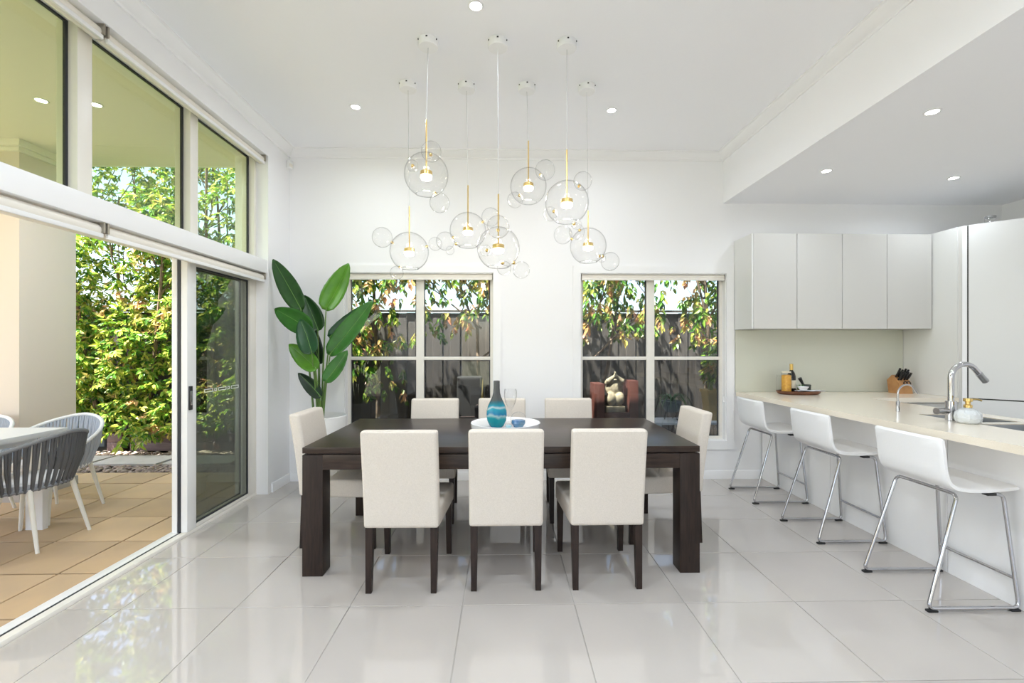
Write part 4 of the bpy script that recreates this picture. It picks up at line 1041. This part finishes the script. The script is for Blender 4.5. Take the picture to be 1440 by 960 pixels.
for k in range(5): MB().rbox(1.86, 2.95, 5.58 + k * .085, 5.655 + k * .085, .425, .455, .004).build('slat', 'whitemetal', be)
for x in (1.90, 2.85):
    MB().rbox(x, x + .05, 5.58, 5.995, .36, .4245, .004).build('bearer', 'whitemetal', be)
    for y in (5.58, 5.945): MB().rbox(x, x + .05, y, y + .05, -.08, .3595, .004).build('leg', 'whitemetal', be)
yp = thing('square_planter', 'ochre square planter with bamboo on the slatted bench', 'planter', (2.68, 5.80, .456))
MB().add([(2.60, 5.72, .456), (2.76, 5.72, .456), (2.76, 5.88, .456), (2.60, 5.88, .456), (2.575, 5.695, .80), (2.785, 5.695, .80), (2.785, 5.905, .80), (2.575, 5.905, .80)], [(3, 2, 1, 0), (4, 5, 6, 7), (0, 1, 5, 4), (1, 2, 6, 5), (2, 3, 7, 6), (3, 0, 4, 7)]).build('pot_body', 'yellowpot', yp, smooth=None)
m = MB(); m.cells([2.56, 2.59, 2.77, 2.80], [5.68, 5.71, 5.89, 5.92], lambda i, j: not (i == 1 and j == 1), .801, .84, 'Z'); m.build('pot_rim', 'yellowpot', yp, smooth=None)
vs = []; fs = []; mm = MB()
for k in range(7):
    a = Vector((2.68 + random.uniform(-.06, .06), 5.80 + random.uniform(-.06, .06), .80)); b = a + Vector((random.uniform(-.1, .12), random.uniform(-.1, .1), random.uniform(.45, .75))); mm.tube([a, b], .006, 5)
    for i in range(12): twig_leaves(vs, fs, a.lerp(b, random.uniform(.3, 1)), Vector((random.uniform(-1, 1), random.uniform(-.6, .6), -.2)).normalized(), 1, .10, .012)
mm.build('canes', 'stem', yp); f = raw('foliage', vs, fs, 'treeleaf', yp); f['kind'] = 'stuff'
sp = thing('spider_plant', 'spider plant arching out of a slate bowl on a black wire stand', 'plant', (2.15, 5.80, .456))
MB().lathe([(.001, .10), (.07, .10), (.115, .16), (.125, .24), (.115, .245), (.10, .22), (.001, .21)], 24, (2.15, 5.80, .456)).build('bowl', 'darkpot', sp)
for a in (0, 120, 240):
    c_, s_ = math.cos(R(a)), math.sin(R(a)); c2, s2 = math.cos(R(a + 60)), math.sin(R(a + 60))
    MB().tube([(2.15 + .12 * c_, 5.80 + .12 * s_, .456 + .23), (2.15 + .10 * c2 * .9, 5.80 + .10 * s2 * .9, .459)], .004, 6).build('wire_leg', 'black', sp)
    MB().tube([(2.15 + .12 * c_, 5.80 + .12 * s_, .456 + .23), (2.15 + .10 * math.cos(R(a - 60)) * .9, 5.80 + .10 * math.sin(R(a - 60)) * .9, .459)], .004, 6).build('wire_leg', 'black', sp)
for k in range(26):
    a = random.uniform(0, 6.28); L = random.uniform(.16, .34); b = Vector((2.15, 5.80, .69)); hd = Vector((math.cos(a), math.sin(a), 0))
    pts = [b + hd * (L * u) + Vector((0, 0, L * (1.5 * u - 1.9 * u * u))) for u in [i / 7 for i in range(8)]]
    sd = Vector((-hd.y, hd.x, 0)); vs2 = []; fs2 = []
    for i, p in enumerate(pts): w_ = .009 * (1 - (i / 7) ** 2) + .0008; vs2 += [p - sd * w_, p + Vector((0, 0, -.003)), p + sd * w_]
    for i in range(7): fs2 += [(3 * i, 3 * i + 1, 3 * i + 4, 3 * i + 3), (3 * i + 1, 3 * i + 2, 3 * i + 5, 3 * i + 4)]
    MB().add(vs2, fs2).build('leaf', 'leaf2', sp, smooth=60)
ac = thing('garden_armchair', 'black upholstered armchair with thin brass frame outside the window', 'armchair', (-.48, 6.0, -.08))  # armchair added as a solid stand-in for a reflection-like dark shape
MB().rbox(-.62, -.27, 6.16, 6.26, .35, .99, .05, 4).build('backrest', 'blackfab', ac); MB().rbox(-.70, -.36, 5.80, 6.15, .30, .46, .03, 3).build('seat', 'darkwood', ac)
MB().rbox(-.74, -.62, 5.80, 6.14, -.08, .62, .02, 2).build('arm', 'darkwood', ac); MB().rbox(-.355, -.29, 5.80, 6.14, -.08, .62, .02, 2).build('arm', 'darkwood', ac)
MB().tube(fillet([(-.268, 5.80, -.08), (-.268, 5.80, .64), (-.268, 6.21, .97), (-.268, 6.21, -.08)], .06), .008, 8).build('brass_frame', 'brass', ac)
MB().box(-.62, -.355, 5.80, 6.15, -.08, .299).build('base', 'darkwood', ac)
pd_ = thing('stone_pedestal', 'dark square pedestal outside the window holding a woven ball', 'pedestal', (-.90, 5.95, -.08))  # pedestal and ball added as stand-ins for reflection-like shapes in the pane
MB().rbox(-1.02, -.78, 5.83, 6.07, -.08, .45, .006).build('shaft', 'darkwood', pd_); MB().rbox(-1.04, -.76, 5.81, 6.09, .4505, .48, .004).build('cap', 'darkwood', pd_)
tag(MB().sphere((-.90, 5.95, .48 + .125), .125, 24, 16).build('woven_ball', 'rattan'), 'brown woven ball ornament resting on the dark pedestal', 'ornament')
